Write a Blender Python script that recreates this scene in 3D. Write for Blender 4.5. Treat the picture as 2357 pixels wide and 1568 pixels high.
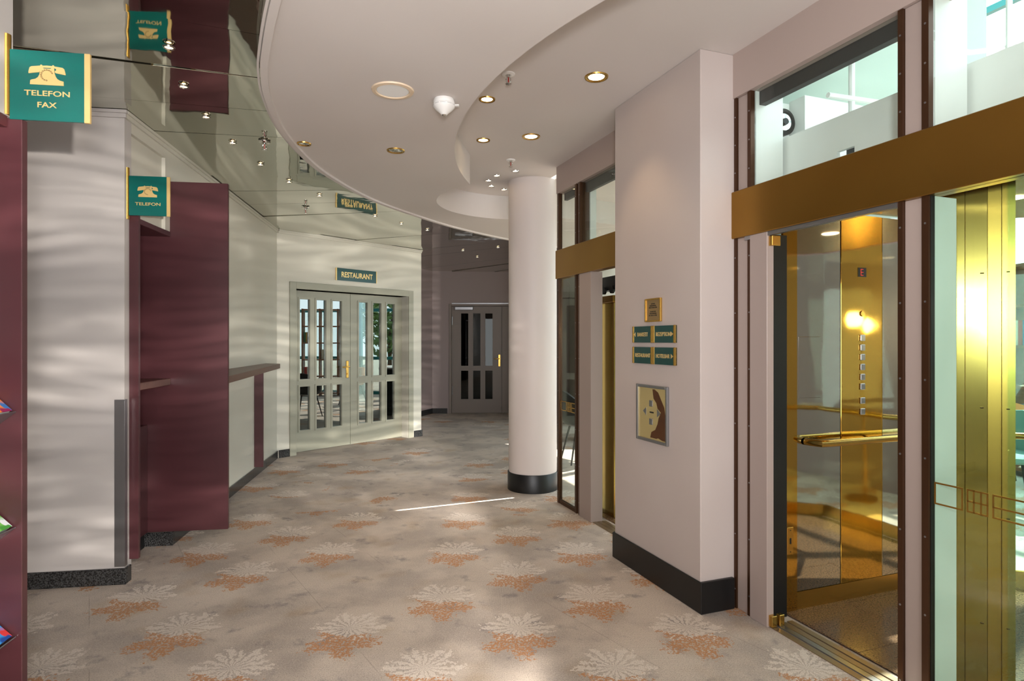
import bpy, bmesh, math, random
from mathutils import Vector, Matrix
from mathutils.geometry import tessellate_polygon
random.seed(7)
R = math.radians
scene = bpy.context.scene
for o in list(bpy.data.objects):
    bpy.data.objects.remove(o)
COL = scene.collection

# ------------------------------------------------------------------ camera
cam_d = bpy.data.cameras.new('camera')
cam_d.sensor_width = 36.0
cam_d.lens = 36.0 * 1400 / 2357
cam_d.clip_start = 0.02
cam = bpy.data.objects.new('camera', cam_d)
COL.objects.link(cam)
cam.location = (0, 0, 1.40)
cam.rotation_euler = (R(90), 0, 0)
scene.camera = cam

# ------------------------------------------------------------------ frames
ALPHA = 20.5      # elevator front
BETA = 8.6        # telephone wall
GAMMA = 48.96     # restaurant wall
class Frame:
    def __init__(s, o, deg):
        s.o = Vector((o[0], o[1], 0)); s.a = R(deg)
        s.x = Vector((math.cos(s.a), math.sin(s.a), 0)); s.y = Vector((-math.sin(s.a), math.cos(s.a), 0))
    def w(s, x, y, z=0.0):
        return s.o + s.x * x + s.y * y + Vector((0, 0, z))
WF = Frame((0, 0), 0)
EF = Frame((0, 0), ALPHA - 90)         # x = along the elevator front (to the right), y = into the elevator
LF = Frame((-2.23, 3.50), BETA)        # x = out of the telephone wall, y = along it, away from the camera
UF = Frame((-1.665, 2.03), BETA)       # the nearer unit, same directions
RF = Frame((-2.794, 7.228), GAMMA)     # x = along the restaurant wall, y = into the wall

# ------------------------------------------------------------------ world, sun, daylight, exposure
def lin(r, g, b):
    f = lambda c: (c/255/12.92) if c/255 <= 0.04045 else ((c/255 + 0.055)/1.055)**2.4
    return (f(r), f(g), f(b), 1)
world = bpy.data.worlds.new('sky'); scene.world = world
world.use_nodes = True
bg = world.node_tree.nodes['Background']
bg.inputs['Color'].default_value = (0.80, 0.93, 1.0, 1)
bg.inputs['Strength'].default_value = 5.0

def add_light(name, kind, loc, energy, color=(1, 1, 1), target=None, **kw):
    d = bpy.data.lights.new(name, kind)
    d.energy = energy; d.color = color
    for k, v in kw.items():
        setattr(d, k, v)
    o = bpy.data.objects.new(name, d); COL.objects.link(o); o.location = loc
    if target is not None:
        o.rotation_euler = (Vector(target) - Vector(loc)).to_track_quat('-Z', 'Y').to_euler()
    return o
# sun above the glass-roofed court on the right
sun_from = EF.x * -0.35 + EF.y * 0.94
add_light('sun', 'SUN', (6, 6, 9), 14.0, (1.0, 0.95, 0.86), target=Vector((6, 6, 9)) - (sun_from + Vector((0, 0, 1.15))), angle=R(0.6))
# fill light added behind the camera, as if from unseen reception windows
add_light('reception_fill', 'AREA', (1.2, -4.2, 1.25), 240, (0.96, 0.97, 1.0), target=(0.3, 3.0, 1.75), shape='RECTANGLE', size=5.5, size_y=2.3)
# the photographer's flash, just above the camera
add_light('camera_flash', 'POINT', (-0.15, 0.06, 1.67), 44, (1.0, 0.95, 0.91), shadow_soft_size=0.035)
# the same flash bounced off the ceiling
add_light('bounced_flash', 'SPOT', (0.1, -0.25, 1.60), 190, (0.97, 0.98, 1.0), target=(-0.1, 1.6, 2.9), spot_size=R(150), spot_blend=0.8, shadow_soft_size=0.12)
# patterned spot added behind the camera, standing in for sun off rippled metal
gob = add_light('ripple_gobo_spot', 'SPOT', (1.75, -2.10, 1.15), 2300, (1.0, 0.94, 0.87), target=(-2.6, 4.2, 1.5), spot_size=R(46), spot_blend=0.2, shadow_soft_size=0.035)
# spot cut to a slit, added as stand-in for the sun streak on the floor
blade = add_light('slit_spot', 'SPOT', (3.30, 6.80, 2.20), 12000, (1.0, 0.95, 0.85), target=(-0.42, 5.23, 0), spot_size=R(26), spot_blend=0.0, shadow_soft_size=0.003)
scene.view_settings.view_transform = 'Standard'
scene.view_settings.look = 'None'
scene.view_settings.gamma = 1.0
scene.view_settings.use_curve_mapping = False
scene.view_settings.exposure = 0.05
scene.cycles.max_bounces = 6; scene.cycles.diffuse_bounces = 3; scene.cycles.glossy_bounces = 4; scene.cycles.transparent_max_bounces = 8

# light ripples: pattern put into the stand-in spot's strength by direction
def light_nodes(lo, fn):
    d = lo.data; d.use_nodes = True
    nt = d.node_tree; em = nt.nodes['Emission']
    fn(nt, em)
class NB:
    """small helper that writes math nodes"""
    def __init__(s, nt): s.nt = nt
    def n(s, t, **kw):
        x = s.nt.nodes.new(t)
        for k, v in kw.items(): setattr(x, k, v)
        return x
    def put(s, sock, v):
        if isinstance(v, (int, float)): sock.default_value = v
        elif isinstance(v, (tuple, list)): sock.default_value = v
        else: s.nt.links.new(v, sock)
    def m(s, op, a, b=0.0, c=0.0, clamp=False):
        x = s.n('ShaderNodeMath', operation=op, use_clamp=clamp)
        s.put(x.inputs[0], a); s.put(x.inputs[1], b); s.put(x.inputs[2], c)
        return x.outputs[0]
    def xyz(s, x, y, z=0.0):
        c = s.n('ShaderNodeCombineXYZ')
        for i, v in enumerate((x, y, z)): s.put(c.inputs[i], v)
        return c.outputs[0]
    def sep(s, v):
        c = s.n('ShaderNodeSeparateXYZ'); s.put(c.inputs[0], v); return c.outputs
    def noise(s, v, scale, detail=2.0, rough=0.5, out='Fac'):
        x = s.n('ShaderNodeTexNoise'); x.inputs['Scale'].default_value = scale
        x.inputs['Detail'].default_value = detail; x.inputs['Roughness'].default_value = rough
        if v is not None: s.put(x.inputs['Vector'], v)
        return x.outputs[out]
    def mix(s, f, a, b):
        x = s.n('ShaderNodeMix', data_type='RGBA'); s.put(x.inputs[0], f); s.put(x.inputs[6], a); s.put(x.inputs[7], b)
        return x.outputs[2]
    def step(s, v, lo, hi):
        x = s.n('ShaderNodeMapRange', interpolation_type='SMOOTHSTEP')
        s.put(x.inputs[0], v); s.put(x.inputs[1], lo); s.put(x.inputs[2], hi); s.put(x.inputs[3], 0.0); s.put(x.inputs[4], 1.0)
        return x.outputs[0]
def ripples(nt, em):
    b = NB(nt)
    g = b.n('ShaderNodeTexCoord')
    x, y, z = b.sep(g.outputs['Normal'])
    px = b.m('DIVIDE', x, b.m('ABSOLUTE', z)); py = b.m('DIVIDE', y, b.m('ABSOLUTE', z))
    warp = b.noise(b.xyz(b.m('MULTIPLY', px, 6.0), b.m('MULTIPLY', py, 8.0)), 1.0, 0.0)
    yy = b.m('ADD', py, b.m('MULTIPLY', b.m('SUBTRACT', warp, 0.5), 0.05))
    def ridges(fx, fy, off, k, pw):
        n_ = b.noise(b.xyz(b.m('MULTIPLY', px, fx), b.m('MULTIPLY', yy, fy), off), 1.0, 0.0, 0.5)
        r_ = b.m('SUBTRACT', 1.0, b.m('ABSOLUTE', b.m('MULTIPLY', b.m('SUBTRACT', n_, 0.5), k)), clamp=True)
        return b.m('POWER', r_, pw)
    fine = ridges(9.0, 190.0, 0.0, 14.0, 1.6)
    wide = ridges(5.0, 75.0, 3.0, 12.0, 1.8)
    n2 = b.noise(b.xyz(b.m('MULTIPLY', px, 2.0), b.m('MULTIPLY', py, 7.0), 4.0), 1.0, 0.0)
    broad = b.step(n2, 0.38, 0.60)
    st = b.m('ADD', b.m('MULTIPLY', broad, 0.18), b.m('MULTIPLY', b.m('ADD', b.m('MULTIPLY', fine, 0.75), b.m('MULTIPLY', wide, 0.95)), b.m('ADD', 0.18, b.m('MULTIPLY', broad, 0.82))))
    # mask that keeps the ripple pattern off the lowered ceiling
    cut = b.m('MINIMUM', b.m('MAXIMUM', b.m('SUBTRACT', 0.20, b.m('MULTIPLY', px, 0.9)), 0.095), 0.20)
    top = b.m('SUBTRACT', 1.0, b.step(b.m('SUBTRACT', py, cut), -0.01, 0.025))
    far = b.m('ADD', 1.0, b.m('MULTIPLY', b.m('MINIMUM', b.m('MAXIMUM', px, 0.0), 0.3), 16.0))   # boost that offsets the spot's falloff towards the far wall
    b.put(em.inputs['Strength'], b.m('MULTIPLY', b.m('MULTIPLY', b.m('ADD', st, 0.05), top), far))
light_nodes(gob, ripples)
def slit(nt, em):
    b = NB(nt)
    g = b.n('ShaderNodeTexCoord')
    x, y, z = b.sep(g.outputs['Normal'])
    px = b.m('DIVIDE', x, b.m('ABSOLUTE', z))
    py = b.m('DIVIDE', y, b.m('ABSOLUTE', z))
    wdt = b.m('SUBTRACT', 1.0, b.step(b.m('ABSOLUTE', px), 0.0022, 0.0036))
    b.put(em.inputs['Strength'], b.m('MULTIPLY', wdt, b.m('SUBTRACT', 1.0, b.step(b.m('ABSOLUTE', py), 0.050, 0.056))))
light_nodes(blade, slit)

# ------------------------------------------------------------------ materials
MATS = {}
def mat(name, col=None, rough=0.5, metal=0.0, spec=0.5, bump=None, var=None, emit=None, estr=0.0, coat=0.0):
    m = bpy.data.materials.new(name); m.use_nodes = True
    nt = m.node_tree; p = nt.nodes['Principled BSDF']; b = NB(nt)
    if col is not None: p.inputs['Base Color'].default_value = col
    p.inputs['Roughness'].default_value = rough; p.inputs['Metallic'].default_value = metal
    p.inputs['Specular IOR Level'].default_value = spec; p.inputs['Coat Weight'].default_value = coat
    tc = b.n('ShaderNodeTexCoord')
    if var:                               # (second colour, scale, amount, stretch)
        c2, sc, amt, st = var
        mp = b.n('ShaderNodeMapping'); nt.links.new(tc.outputs['Object'], mp.inputs[0]); mp.inputs['Scale'].default_value = st
        f = b.step(b.noise(mp.outputs[0], sc, 1.0, 0.6), 0.5 - amt, 0.5 + amt)
        nt.links.new(b.mix(f, col, c2), p.inputs['Base Color'])
    if bump:                              # (scale, strength, distance, stretch)
        sc, s, d, st = bump
        mp = b.n('ShaderNodeMapping'); nt.links.new(tc.outputs['Object'], mp.inputs[0]); mp.inputs['Scale'].default_value = st
        bp = b.n('ShaderNodeBump'); bp.inputs['Strength'].default_value = s; bp.inputs['Distance'].default_value = d
        nt.links.new(b.noise(mp.outputs[0], sc, 3.0), bp.inputs['Height']); nt.links.new(bp.outputs[0], p.inputs['Normal'])
    if emit is not None:
        p.inputs['Emission Color'].default_value = emit; p.inputs['Emission Strength'].default_value = estr
        m.cycles.emission_sampling = 'NONE'      # tiny glowing faces: their light is carried by the lamps' own beams
    MATS[name] = m
    return m
ONE = (1, 1, 1)
M_wall = mat('white_paint', lin(178, 172, 169), 0.6, var=(lin(173, 167, 163), 1.5, 0.3, ONE))
M_wall2 = mat('cream_paint', lin(192, 189, 177), 0.6, var=(lin(188, 184, 171), 1.5, 0.3, ONE))
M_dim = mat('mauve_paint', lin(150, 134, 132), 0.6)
M_taupe = mat('rose_taupe_paint', lin(189, 177, 171), 0.55, var=(lin(184, 171, 165), 2.0, 0.3, ONE))
M_ceil = mat('ceiling_paint', lin(214, 207, 203), 0.7, var=(lin(207, 199, 194), 0.9, 0.25, ONE))
M_col = mat('column_paint', lin(214, 203, 198), 0.5)
M_trimtaupe = mat('taupe_metal', lin(162, 146, 139), 0.4)
M_header = mat('taupe_header_paint', lin(170, 153, 145), 0.55)
M_door = mat('grey_green_door_paint', lin(146, 144, 128), 0.42)
M_door2 = mat('umber_door_paint', lin(120, 106, 96), 0.42)
M_granite = mat('black_granite', lin(20, 20, 21), 0.22, var=(lin(62, 62, 62), 160, 0.12, ONE))
M_base_black = mat('black_plinth', lin(13, 13, 14), 0.4)
M_maroon = mat('maroon_laminate', lin(72, 37, 41), 0.36, var=(lin(66, 33, 37), 2.5, 0.3, ONE))
M_maroon_d = mat('maroon_edge', lin(78, 36, 38), 0.35)
M_brownwood = mat('brown_counter_wood', lin(104, 70, 60), 0.38, bump=(30, 0.08, 0.004, (1, 14, 1)), var=(lin(88, 58, 50), 12, 0.3, (2, 22, 2)))
M_brass = mat('polished_brass', lin(196, 164, 92), 0.18, 1.0)
M_brass_s = mat('satin_brass', lin(206, 164, 84), 0.27, 1.0)
M_sill = mat('worn_bronze_sill', lin(150, 132, 108), 0.36, 0.8)
M_band = mat('aged_brass_band', lin(160, 122, 58), 0.34, 1.0, var=(lin(148, 110, 50), 2.0, 0.3, ONE))
M_bronze = mat('brown_anodised_metal', lin(74, 48, 30), 0.34, 0.6)
M_gold = mat('gold_letter', lin(224, 192, 128), 0.35, 0.55)
M_green = mat('green_enamel', lin(0, 84, 78), 0.22)
M_dgreen = mat('dark_green_enamel', lin(10, 62, 58), 0.2)
M_steel = mat('grey_steel', lin(150, 150, 152), 0.3, 0.9)
M_chrome = mat('chrome', lin(220, 218, 214), 0.1, 1.0)
M_black = mat('black_rubber', lin(10, 11, 12), 0.45)
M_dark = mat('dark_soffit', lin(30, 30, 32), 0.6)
M_plastic = mat('white_plastic', lin(232, 230, 226), 0.4)
M_plate = mat('notice_plate', lin(150, 124, 84), 0.4, 0.4)
M_peel = mat('worn_brass_plate', lin(206, 186, 130), 0.34, 0.55)
M_rust = mat('bare_brown_plate', lin(96, 58, 28), 0.5, 0.2, bump=(30, 0.2, 0.004, ONE), var=(lin(76, 42, 18), 9, 0.3, ONE))
M_white = mat('white_enamel', lin(238, 240, 238), 0.4, var=(lin(226, 228, 224), 3.0, 0.25, ONE))
M_shaft = mat('pale_shaft_paint', lin(172, 190, 178), 0.55)
M_teal = mat('teal_steel', lin(22, 112, 112), 0.4)
M_granfloor = None
M_gravel = mat('court_paving', lin(176, 172, 160), 0.8, bump=(20, 0.2, 0.01, ONE))
M_leaf = mat('leaf_green', lin(96, 122, 56), 0.7, var=(lin(60, 92, 40), 4, 0.3, ONE))
M_bark = mat('bark', lin(86, 66, 48), 0.8)
M_wood = mat('shelf_wood', lin(130, 82, 50), 0.45, var=(lin(104, 62, 36), 10, 0.3, (1, 1, 8)))
M_tan = mat('tan_upholstery', lin(206, 132, 72), 0.6)
M_sage = mat('sage_upholstery', lin(110, 140, 134), 0.7)
M_cloth_d = mat('charcoal_upholstery', lin(34, 34, 36), 0.6)
M_vase = mat('dark_brown_glaze', lin(44, 28, 22), 0.3)
M_red = mat('red_glass', lin(150, 20, 14), 0.2)
M_bulb = mat('lamp_glow', lin(255, 214, 150), 0.3, emit=(1.0, 0.74, 0.42, 1), estr=14.0)
M_bulb_s = mat('small_lamp_glow', lin(255, 214, 150), 0.3, emit=(1.0, 0.74, 0.42, 1), estr=4.0)
M_bulbw = mat('cabin_lamp_glow', lin(255, 230, 190), 0.3, emit=(1.0, 0.85, 0.62, 1), estr=8.0)
M_red_led = mat('red_digit', lin(60, 5, 5), 0.3, emit=(1.0, 0.05, 0.03, 1), estr=0.6)
M_pink = mat('faded_red_canvas', lin(226, 160, 150), 0.8)

def mirror_mat(name, col, rough, bs, bstr):
    m = mat(name, col, rough, 1.0)
    nt = m.node_tree; b = NB(nt); p = nt.nodes['Principled BSDF']
    g = b.n('ShaderNodeNewGeometry')
    mp = b.n('ShaderNodeMapping'); nt.links.new(g.outputs['Position'], mp.inputs[0]); mp.inputs['Scale'].default_value = (1, 1, 0.35)
    bp = b.n('ShaderNodeBump'); bp.inputs['Strength'].default_value = bstr; bp.inputs['Distance'].default_value = 0.02
    nt.links.new(b.noise(mp.outputs[0], bs, 2.0), bp.inputs['Height']); nt.links.new(bp.outputs[0], p.inputs['Normal'])
    return m
M_mirror = mirror_mat('mirror_ceiling_sheet', lin(196, 196, 184), 0.03, 3.4, 0.09)
M_mirror2 = mirror_mat('corridor_mirror_sheet', lin(150, 142, 136), 0.05, 2.6, 0.06)
M_cabmir = mirror_mat('polished_steel_panel', lin(190, 188, 178), 0.04, 2.4, 0.16)
M_cabbrass = mirror_mat('mirror_brass_panel', lin(208, 166, 78), 0.06, 2.4, 0.2)

def glass_mat(name, tint, refl=0.06, rough=0.0):
    m = bpy.data.materials.new(name); m.use_nodes = True
    nt = m.node_tree; nt.nodes.clear(); b = NB(nt)
    out = b.n('ShaderNodeOutputMaterial'); tr = b.n('ShaderNodeBsdfTransparent'); gl = b.n('ShaderNodeBsdfGlossy')
    tr.inputs['Color'].default_value = tint; gl.inputs['Roughness'].default_value = rough
    gl.inputs['Color'].default_value = (0.95, 1, 0.97, 1)
    g = b.n('ShaderNodeNewGeometry'); vm = b.n('ShaderNodeVectorMath', operation='DOT_PRODUCT')
    nt.links.new(g.outputs['Normal'], vm.inputs[0]); nt.links.new(g.outputs['Incoming'], vm.inputs[1])
    sch = b.m('POWER', b.m('SUBTRACT', 1.0, b.m('ABSOLUTE', vm.outputs['Value']), clamp=True), 5.0)
    mx = b.n('ShaderNodeMixShader')
    nt.links.new(b.m('ADD', refl, b.m('MULTIPLY', sch, 1.0 - refl), clamp=True), mx.inputs[0])
    nt.links.new(tr.outputs[0], mx.inputs[1]); nt.links.new(gl.outputs[0], mx.inputs[2]); nt.links.new(mx.outputs[0], out.inputs[0])
    MATS[name] = m
    return m
M_glass = glass_mat('clear_glass', (0.95, 0.985, 0.965, 1), 0.035)
M_glass_g = glass_mat('green_tinted_glass', (0.86, 0.945, 0.90, 1), 0.03)
M_glass_c = glass_mat('cabin_glass', (0.90, 0.98, 0.96, 1), 0.03)
M_glass_d = glass_mat('door_pane_glass', (0.30, 0.34, 0.33, 1), 0.16)
M_glass_k = glass_mat('dark_pane_glass', (0.22, 0.24, 0.24, 1), 0.02)

# carpet -----------------------------------------------------------
def make_carpet():
    m = bpy.data.materials.new('woven_carpet'); m.use_nodes = True
    nt = m.node_tree; p = nt.nodes['Principled BSDF']; b = NB(nt)
    p.inputs['Roughness'].default_value = 0.9; p.inputs['Specular IOR Level'].default_value = 0.15
    g = b.n('ShaderNodeNewGeometry'); P = g.outputs['Position']
    x, y, z = b.sep(P)
    base = b.mix(b.step(b.noise(P, 2.3, 3.0, 0.6), 0.36, 0.64), lin(212, 198, 184), lin(184, 172, 162))
    blue = b.step(b.noise(b.xyz(b.m('ADD', x, 7.3), y, 0.0), 5.5, 3.0, 0.65), 0.56, 0.72)
    base = b.mix(b.m('MULTIPLY', blue, 0.55), base, lin(112, 110, 116))
    warm = b.step(b.noise(b.xyz(b.m('ADD', x, 3.1), b.m('ADD', y, 9.0), 0.0), 2.9, 2.0, 0.6), 0.55, 0.75)
    base = b.mix(b.m('MULTIPLY', warm, 0.4), base, lin(176, 150, 116))
    # motifs on a staggered grid
    pale_all = None; or_all = None
    nz = b.noise(P, 34.0, 2.0, 0.7); nz2 = b.noise(P, 75.0, 1.0, 0.6)
    for k in (0, 1):
        ox, oy = (0.03, 2.84) if k == 0 else (0.44, 3.205)
        qx = b.m('WRAP', b.m('SUBTRACT', x, ox), 0.41, -0.41)
        qy = b.m('WRAP', b.m('SUBTRACT', y, oy), 0.365, -0.365)
        if k == 0:
            hole = b.m('MULTIPLY', b.m('COMPARE', x, -0.79, 0.41), b.m('GREATER_THAN', y, 3.22))
        else:
            hole = b.m('MULTIPLY', b.m('COMPARE', x, -1.2, 0.41), b.m('COMPARE', y, 3.205, 0.36))
        keep = b.m('SUBTRACT', 1.0, hole)
        keep = b.m('MULTIPLY', keep, b.m('MAXIMUM', b.m('LESS_THAN', y, 4.9), b.m('GREATER_THAN', b.noise(b.xyz(x, y, 2.0), 1.1, 0.0), 0.52)))
        r = b.m('SQRT', b.m('ADD', b.m('MULTIPLY', qx, qx), b.m('MULTIPLY', b.m('MULTIPLY', qy, qy), 1.0)))
        th = b.m('ARCTAN2', qy, qx)
        pet = b.m('ABSOLUTE', b.m('COSINE', b.m('MULTIPLY', b.m('ADD', th, 0.1), 2.5)))
        rad = b.m('ADD', 0.085, b.m('MULTIPLY', pet, 0.085))
        rn = b.m('ADD', r, b.m('MULTIPLY', b.m('SUBTRACT', nz, 0.5), 0.24))
        o_ = b.m('LESS_THAN', rn, rad)
        o_ = b.m('MULTIPLY', o_, b.m('LESS_THAN', b.m('ADD', qy, b.m('MULTIPLY', b.m('SUBTRACT', nz, 0.5), 0.1)), b.m('ADD', 0.035, b.m('MULTIPLY', b.m('ABSOLUTE', qx), 0.35))))
        # knock-out of a small dark spot inside the petals
        o_ = b.m('MULTIPLY', o_, b.m('GREATER_THAN', nz2, 0.45))
        qy2 = b.m('SUBTRACT', qy, 0.125)
        r2 = b.m('SQRT', b.m('ADD', b.m('MULTIPLY', qx, qx), b.m('MULTIPLY', b.m('MULTIPLY', qy2, qy2), 1.0)))
        th2 = b.m('ARCTAN2', qy2, qx)
        ray = b.m('ABSOLUTE', b.m('COSINE', b.m('ADD', b.m('MULTIPLY', th2, 8.0), b.m('MULTIPLY', nz, 6.0))))
        edge = b.m('LESS_THAN', b.m('ADD', r2, b.m('MULTIPLY', b.m('SUBTRACT', nz, 0.5), 0.16)), b.m('ADD', 0.115, b.m('MULTIPLY', b.m('ABSOLUTE', b.m('COSINE', b.m('MULTIPLY', th2, 3.0))), 0.06)))
        p_ = b.m('MULTIPLY', edge, b.m('MULTIPLY', b.m('GREATER_THAN', b.m('ADD', ray, b.m('MULTIPLY', nz2, 0.8)), 0.92), b.m('GREATER_THAN', qy2, -0.13)))
        o_ = b.m('MULTIPLY', o_, keep); p_ = b.m('MULTIPLY', p_, keep)
        or_all = o_ if or_all is None else b.m('MAXIMUM', or_all, o_)
        pale_all = p_ if pale_all is None else b.m('MAXIMUM', pale_all, p_)
    base = b.mix(b.m('MULTIPLY', pale_all, 0.80), base, lin(234, 222, 210))
    base = b.mix(b.m('MULTIPLY', or_all, 0.85), base, lin(196, 136, 84))
    # weave: loops about 7 mm apart, turned 45 degrees
    a = b.m('SINE', b.m('MULTIPLY', b.m('ADD', x, b.m('MULTIPLY', y, 0.62)), 620.0))
    c = b.m('SINE', b.m('MULTIPLY', b.m('SUBTRACT', x, b.m('MULTIPLY', y, 0.62)), 620.0))
    wv = b.m('MULTIPLY', b.m('ADD', b.m('MULTIPLY', a, c), 1.0), 0.5)
    thread = b.step(b.noise(b.xyz(b.m('MULTIPLY', b.m('ADD', x, b.m('MULTIPLY', y, 0.6)), 160.0), b.m('MULTIPLY', b.m('SUBTRACT', x, b.m('MULTIPLY', y, 0.6)), 9.0)), 1.0, 2.0), 0.60, 0.72)
    base = b.mix(b.m('MULTIPLY', b.m('SUBTRACT', 1.0, wv), 0.36), base, lin(84, 74, 72))
    base = b.mix(b.m('MULTIPLY', thread, 0.25), base, lin(200, 186, 170))
    grain = b.noise(P, 210.0, 1.0, 0.7)
    base = b.mix(b.m('MULTIPLY', b.step(grain, 0.50, 0.66), 0.40), base, lin(92, 82, 80))
    base = b.mix(b.m('MULTIPLY', b.step(b.noise(P, 120.0, 1.0, 0.7), 0.54, 0.70), 0.30), base, lin(216, 200, 186))
    # seams between carpet planks
    sx = b.m('ADD', b.m('MULTIPLY', x, 0.82), b.m('MULTIPLY', y, 0.57))
    seam = b.m('LESS_THAN', b.m('ABSOLUTE', b.m('WRAP', sx, 0.25, -0.25)), 0.0014)
    base = b.mix(b.m('MULTIPLY', seam, b.m('MULTIPLY', b.step(b.noise(P, 2.0, 0.0), 0.5, 0.6), 0.35)), base, lin(70, 60, 58))
    nt.links.new(base, p.inputs['Base Color'])
    return m
M_carpet = make_carpet()
def make_granfloor():
    m = mat('brown_granite_floor', lin(98, 72, 54), 0.16)
    nt = m.node_tree; b = NB(nt); p = nt.nodes['Principled BSDF']
    g = b.n('ShaderNodeNewGeometry'); P = g.outputs['Position']
    f = b.noise(P, 130.0, 3.0, 0.7)
    nt.links.new(b.mix(b.step(f, 0.35, 0.65), lin(70, 50, 38), lin(128, 98, 74)), p.inputs['Base Color'])
    return m
M_granfloor = make_granfloor()

# ------------------------------------------------------------------ mesh helpers
BASE = {}
class MB:
    def __init__(s): s.v = []; s.f = []; s.sm = False
    def add(s, vs, fs):
        n = len(s.v); s.v += [tuple(v) for v in vs]; s.f += [tuple(i + n for i in f) for f in fs]; return s
    def box(s, x0, x1, y0, y1, z0, z1, bev=0.0):
        if x0 > x1: x0, x1 = x1, x0
        if y0 > y1: y0, y1 = y1, y0
        if z0 > z1: z0, z1 = z1, z0
        if bev > 0:
            b = min(bev, (x1-x0)*.45, (y1-y0)*.45, (z1-z0)*.45)
            bm = bmesh.new()
            vs = [bm.verts.new(p) for p in ((x0,y0,z0),(x1,y0,z0),(x1,y1,z0),(x0,y1,z0),(x0,y0,z1),(x1,y0,z1),(x1,y1,z1),(x0,y1,z1))]
            for f in ((0,3,2,1),(4,5,6,7),(0,1,5,4),(1,2,6,5),(2,3,7,6),(3,0,4,7)): bm.faces.new([vs[i] for i in f])
            bmesh.ops.bevel(bm, geom=bm.edges[:], offset=b, segments=1, affect='EDGES')
            bm.verts.index_update()
            s.add([v.co[:] for v in bm.verts], [[v.index for v in f.verts] for f in bm.faces]); bm.free(); return s
        return s.add([(x0,y0,z0),(x1,y0,z0),(x1,y1,z0),(x0,y1,z0),(x0,y0,z1),(x1,y0,z1),(x1,y1,z1),(x0,y1,z1)],
                     [(0,3,2,1),(4,5,6,7),(0,1,5,4),(1,2,6,5),(2,3,7,6),(3,0,4,7)])
    def prism(s, poly, z0, z1):
        n = len(poly)
        ar = sum(poly[i][0]*poly[(i+1)%n][1]-poly[(i+1)%n][0]*poly[i][1] for i in range(n))
        if ar < 0: poly = poly[::-1]
        return s.add([(p[0],p[1],z0) for p in poly]+[(p[0],p[1],z1) for p in poly],
                     [tuple(range(n-1,-1,-1)), tuple(range(n,2*n))]+[(i,(i+1)%n,n+(i+1)%n,n+i) for i in range(n)])
    def plate(s, poly, y0, y1):
        """polygon in x,z extruded along y (y0 is the side towards the viewer)"""
        n = len(poly)
        ar = sum(poly[i][0]*poly[(i+1)%n][1]-poly[(i+1)%n][0]*poly[i][1] for i in range(n))
        if ar < 0: poly = poly[::-1]
        return s.add([(p[0],y0,p[1]) for p in poly]+[(p[0],y1,p[1]) for p in poly],
                     [tuple(range(n)), tuple(range(2*n-1,n-1,-1))]+[(i,n+i,n+(i+1)%n,(i+1)%n) for i in range(n)])
    def tube(s, pts, r, seg=10, cap=True):
        pts = [Vector(p) for p in pts]; rings = []
        for i, p in enumerate(pts):
            d = (pts[min(i+1,len(pts)-1)] - pts[max(i-1,0)]).normalized()
            u = d.cross(Vector((0,0,1)))
            if u.length < 1e-4: u = Vector((1,0,0))
            u.normalize(); w = u.cross(d)
            rr = r[i] if isinstance(r, (list, tuple)) else r
            rings.append([p + (u*math.cos(2*math.pi*k/seg)+w*math.sin(2*math.pi*k/seg))*rr for k in range(seg)])
        vs = [q for rg in rings for q in rg]
        fs = [(i*seg+k, i*seg+(k+1)%seg, (i+1)*seg+(k+1)%seg, (i+1)*seg+k) for i in range(len(pts)-1) for k in range(seg)]
        if cap: fs += [tuple(range(seg-1,-1,-1)), tuple(range((len(pts)-1)*seg, len(pts)*seg))]
        s.sm = True
        return s.add(vs, fs)
    def lathe(s, prof, c, seg=32, axis='z', close=True):
        """profile of (radius, height) round a vertical axis through c"""
        vs = []; n = len(prof)
        for r, h in prof:
            for k in range(seg):
                a = 2*math.pi*k/seg
                if axis == 'z': vs.append((c[0]+r*math.cos(a), c[1]+r*math.sin(a), c[2]+h))
                elif axis == 'y': vs.append((c[0]+r*math.cos(a), c[1]+h, c[2]+r*math.sin(a)))
                else: vs.append((c[0]+h, c[1]+r*math.cos(a), c[2]+r*math.sin(a)))
        fs = [(i*seg+k, i*seg+(k+1)%seg, (i+1)*seg+(k+1)%seg, (i+1)*seg+k) for i in range(n-1) for k in range(seg)]
        if close:
            if prof[0][0] > 1e-5: fs.append(tuple(range(seg-1,-1,-1)))
            if prof[-1][0] > 1e-5: fs.append(tuple(range((n-1)*seg, n*seg)))
        s.sm = True
        return s.add(vs, fs)
    def build(s, name, m, parent=None, frame=None, base=(0,0,0), smooth=None):
        if parent is not None: off = BASE[parent.name]
        else: off = base
        me = bpy.data.meshes.new(name)
        me.from_pydata([(v[0]-off[0], v[1]-off[1], v[2]-off[2]) for v in s.v], [], s.f)
        if s.sm if smooth is None else smooth:
            me.polygons.foreach_set('use_smooth', [True]*len(me.polygons))
            try: me.set_sharp_from_angle(angle=R(40))
            except Exception: pass
        bm = bmesh.new(); bm.from_mesh(me); bmesh.ops.recalc_face_normals(bm, faces=bm.faces[:]); bm.to_mesh(me); bm.free()
        me.materials.append(m); me.update()
        o = bpy.data.objects.new(name, me); COL.objects.link(o)
        if parent is not None:
            o.parent = parent; BASE[o.name] = off
        else:
            fr = frame or WF
            o.location = fr.w(*base); o.rotation_euler = (0, 0, fr.a); BASE[o.name] = base
        return o
def thing(name, label, cat, frame, base, group=None):
    o = bpy.data.objects.new(name, None); COL.objects.link(o)
    o.empty_display_size = 0.1
    o.location = frame.w(*base); o.rotation_euler = (0, 0, frame.a)
    BASE[o.name] = base
    return tag(o, label, cat, group)
def tag(o, label, cat, group=None):
    o['label'] = label; o['category'] = cat
    if group: o['group'] = group
    return o
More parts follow.
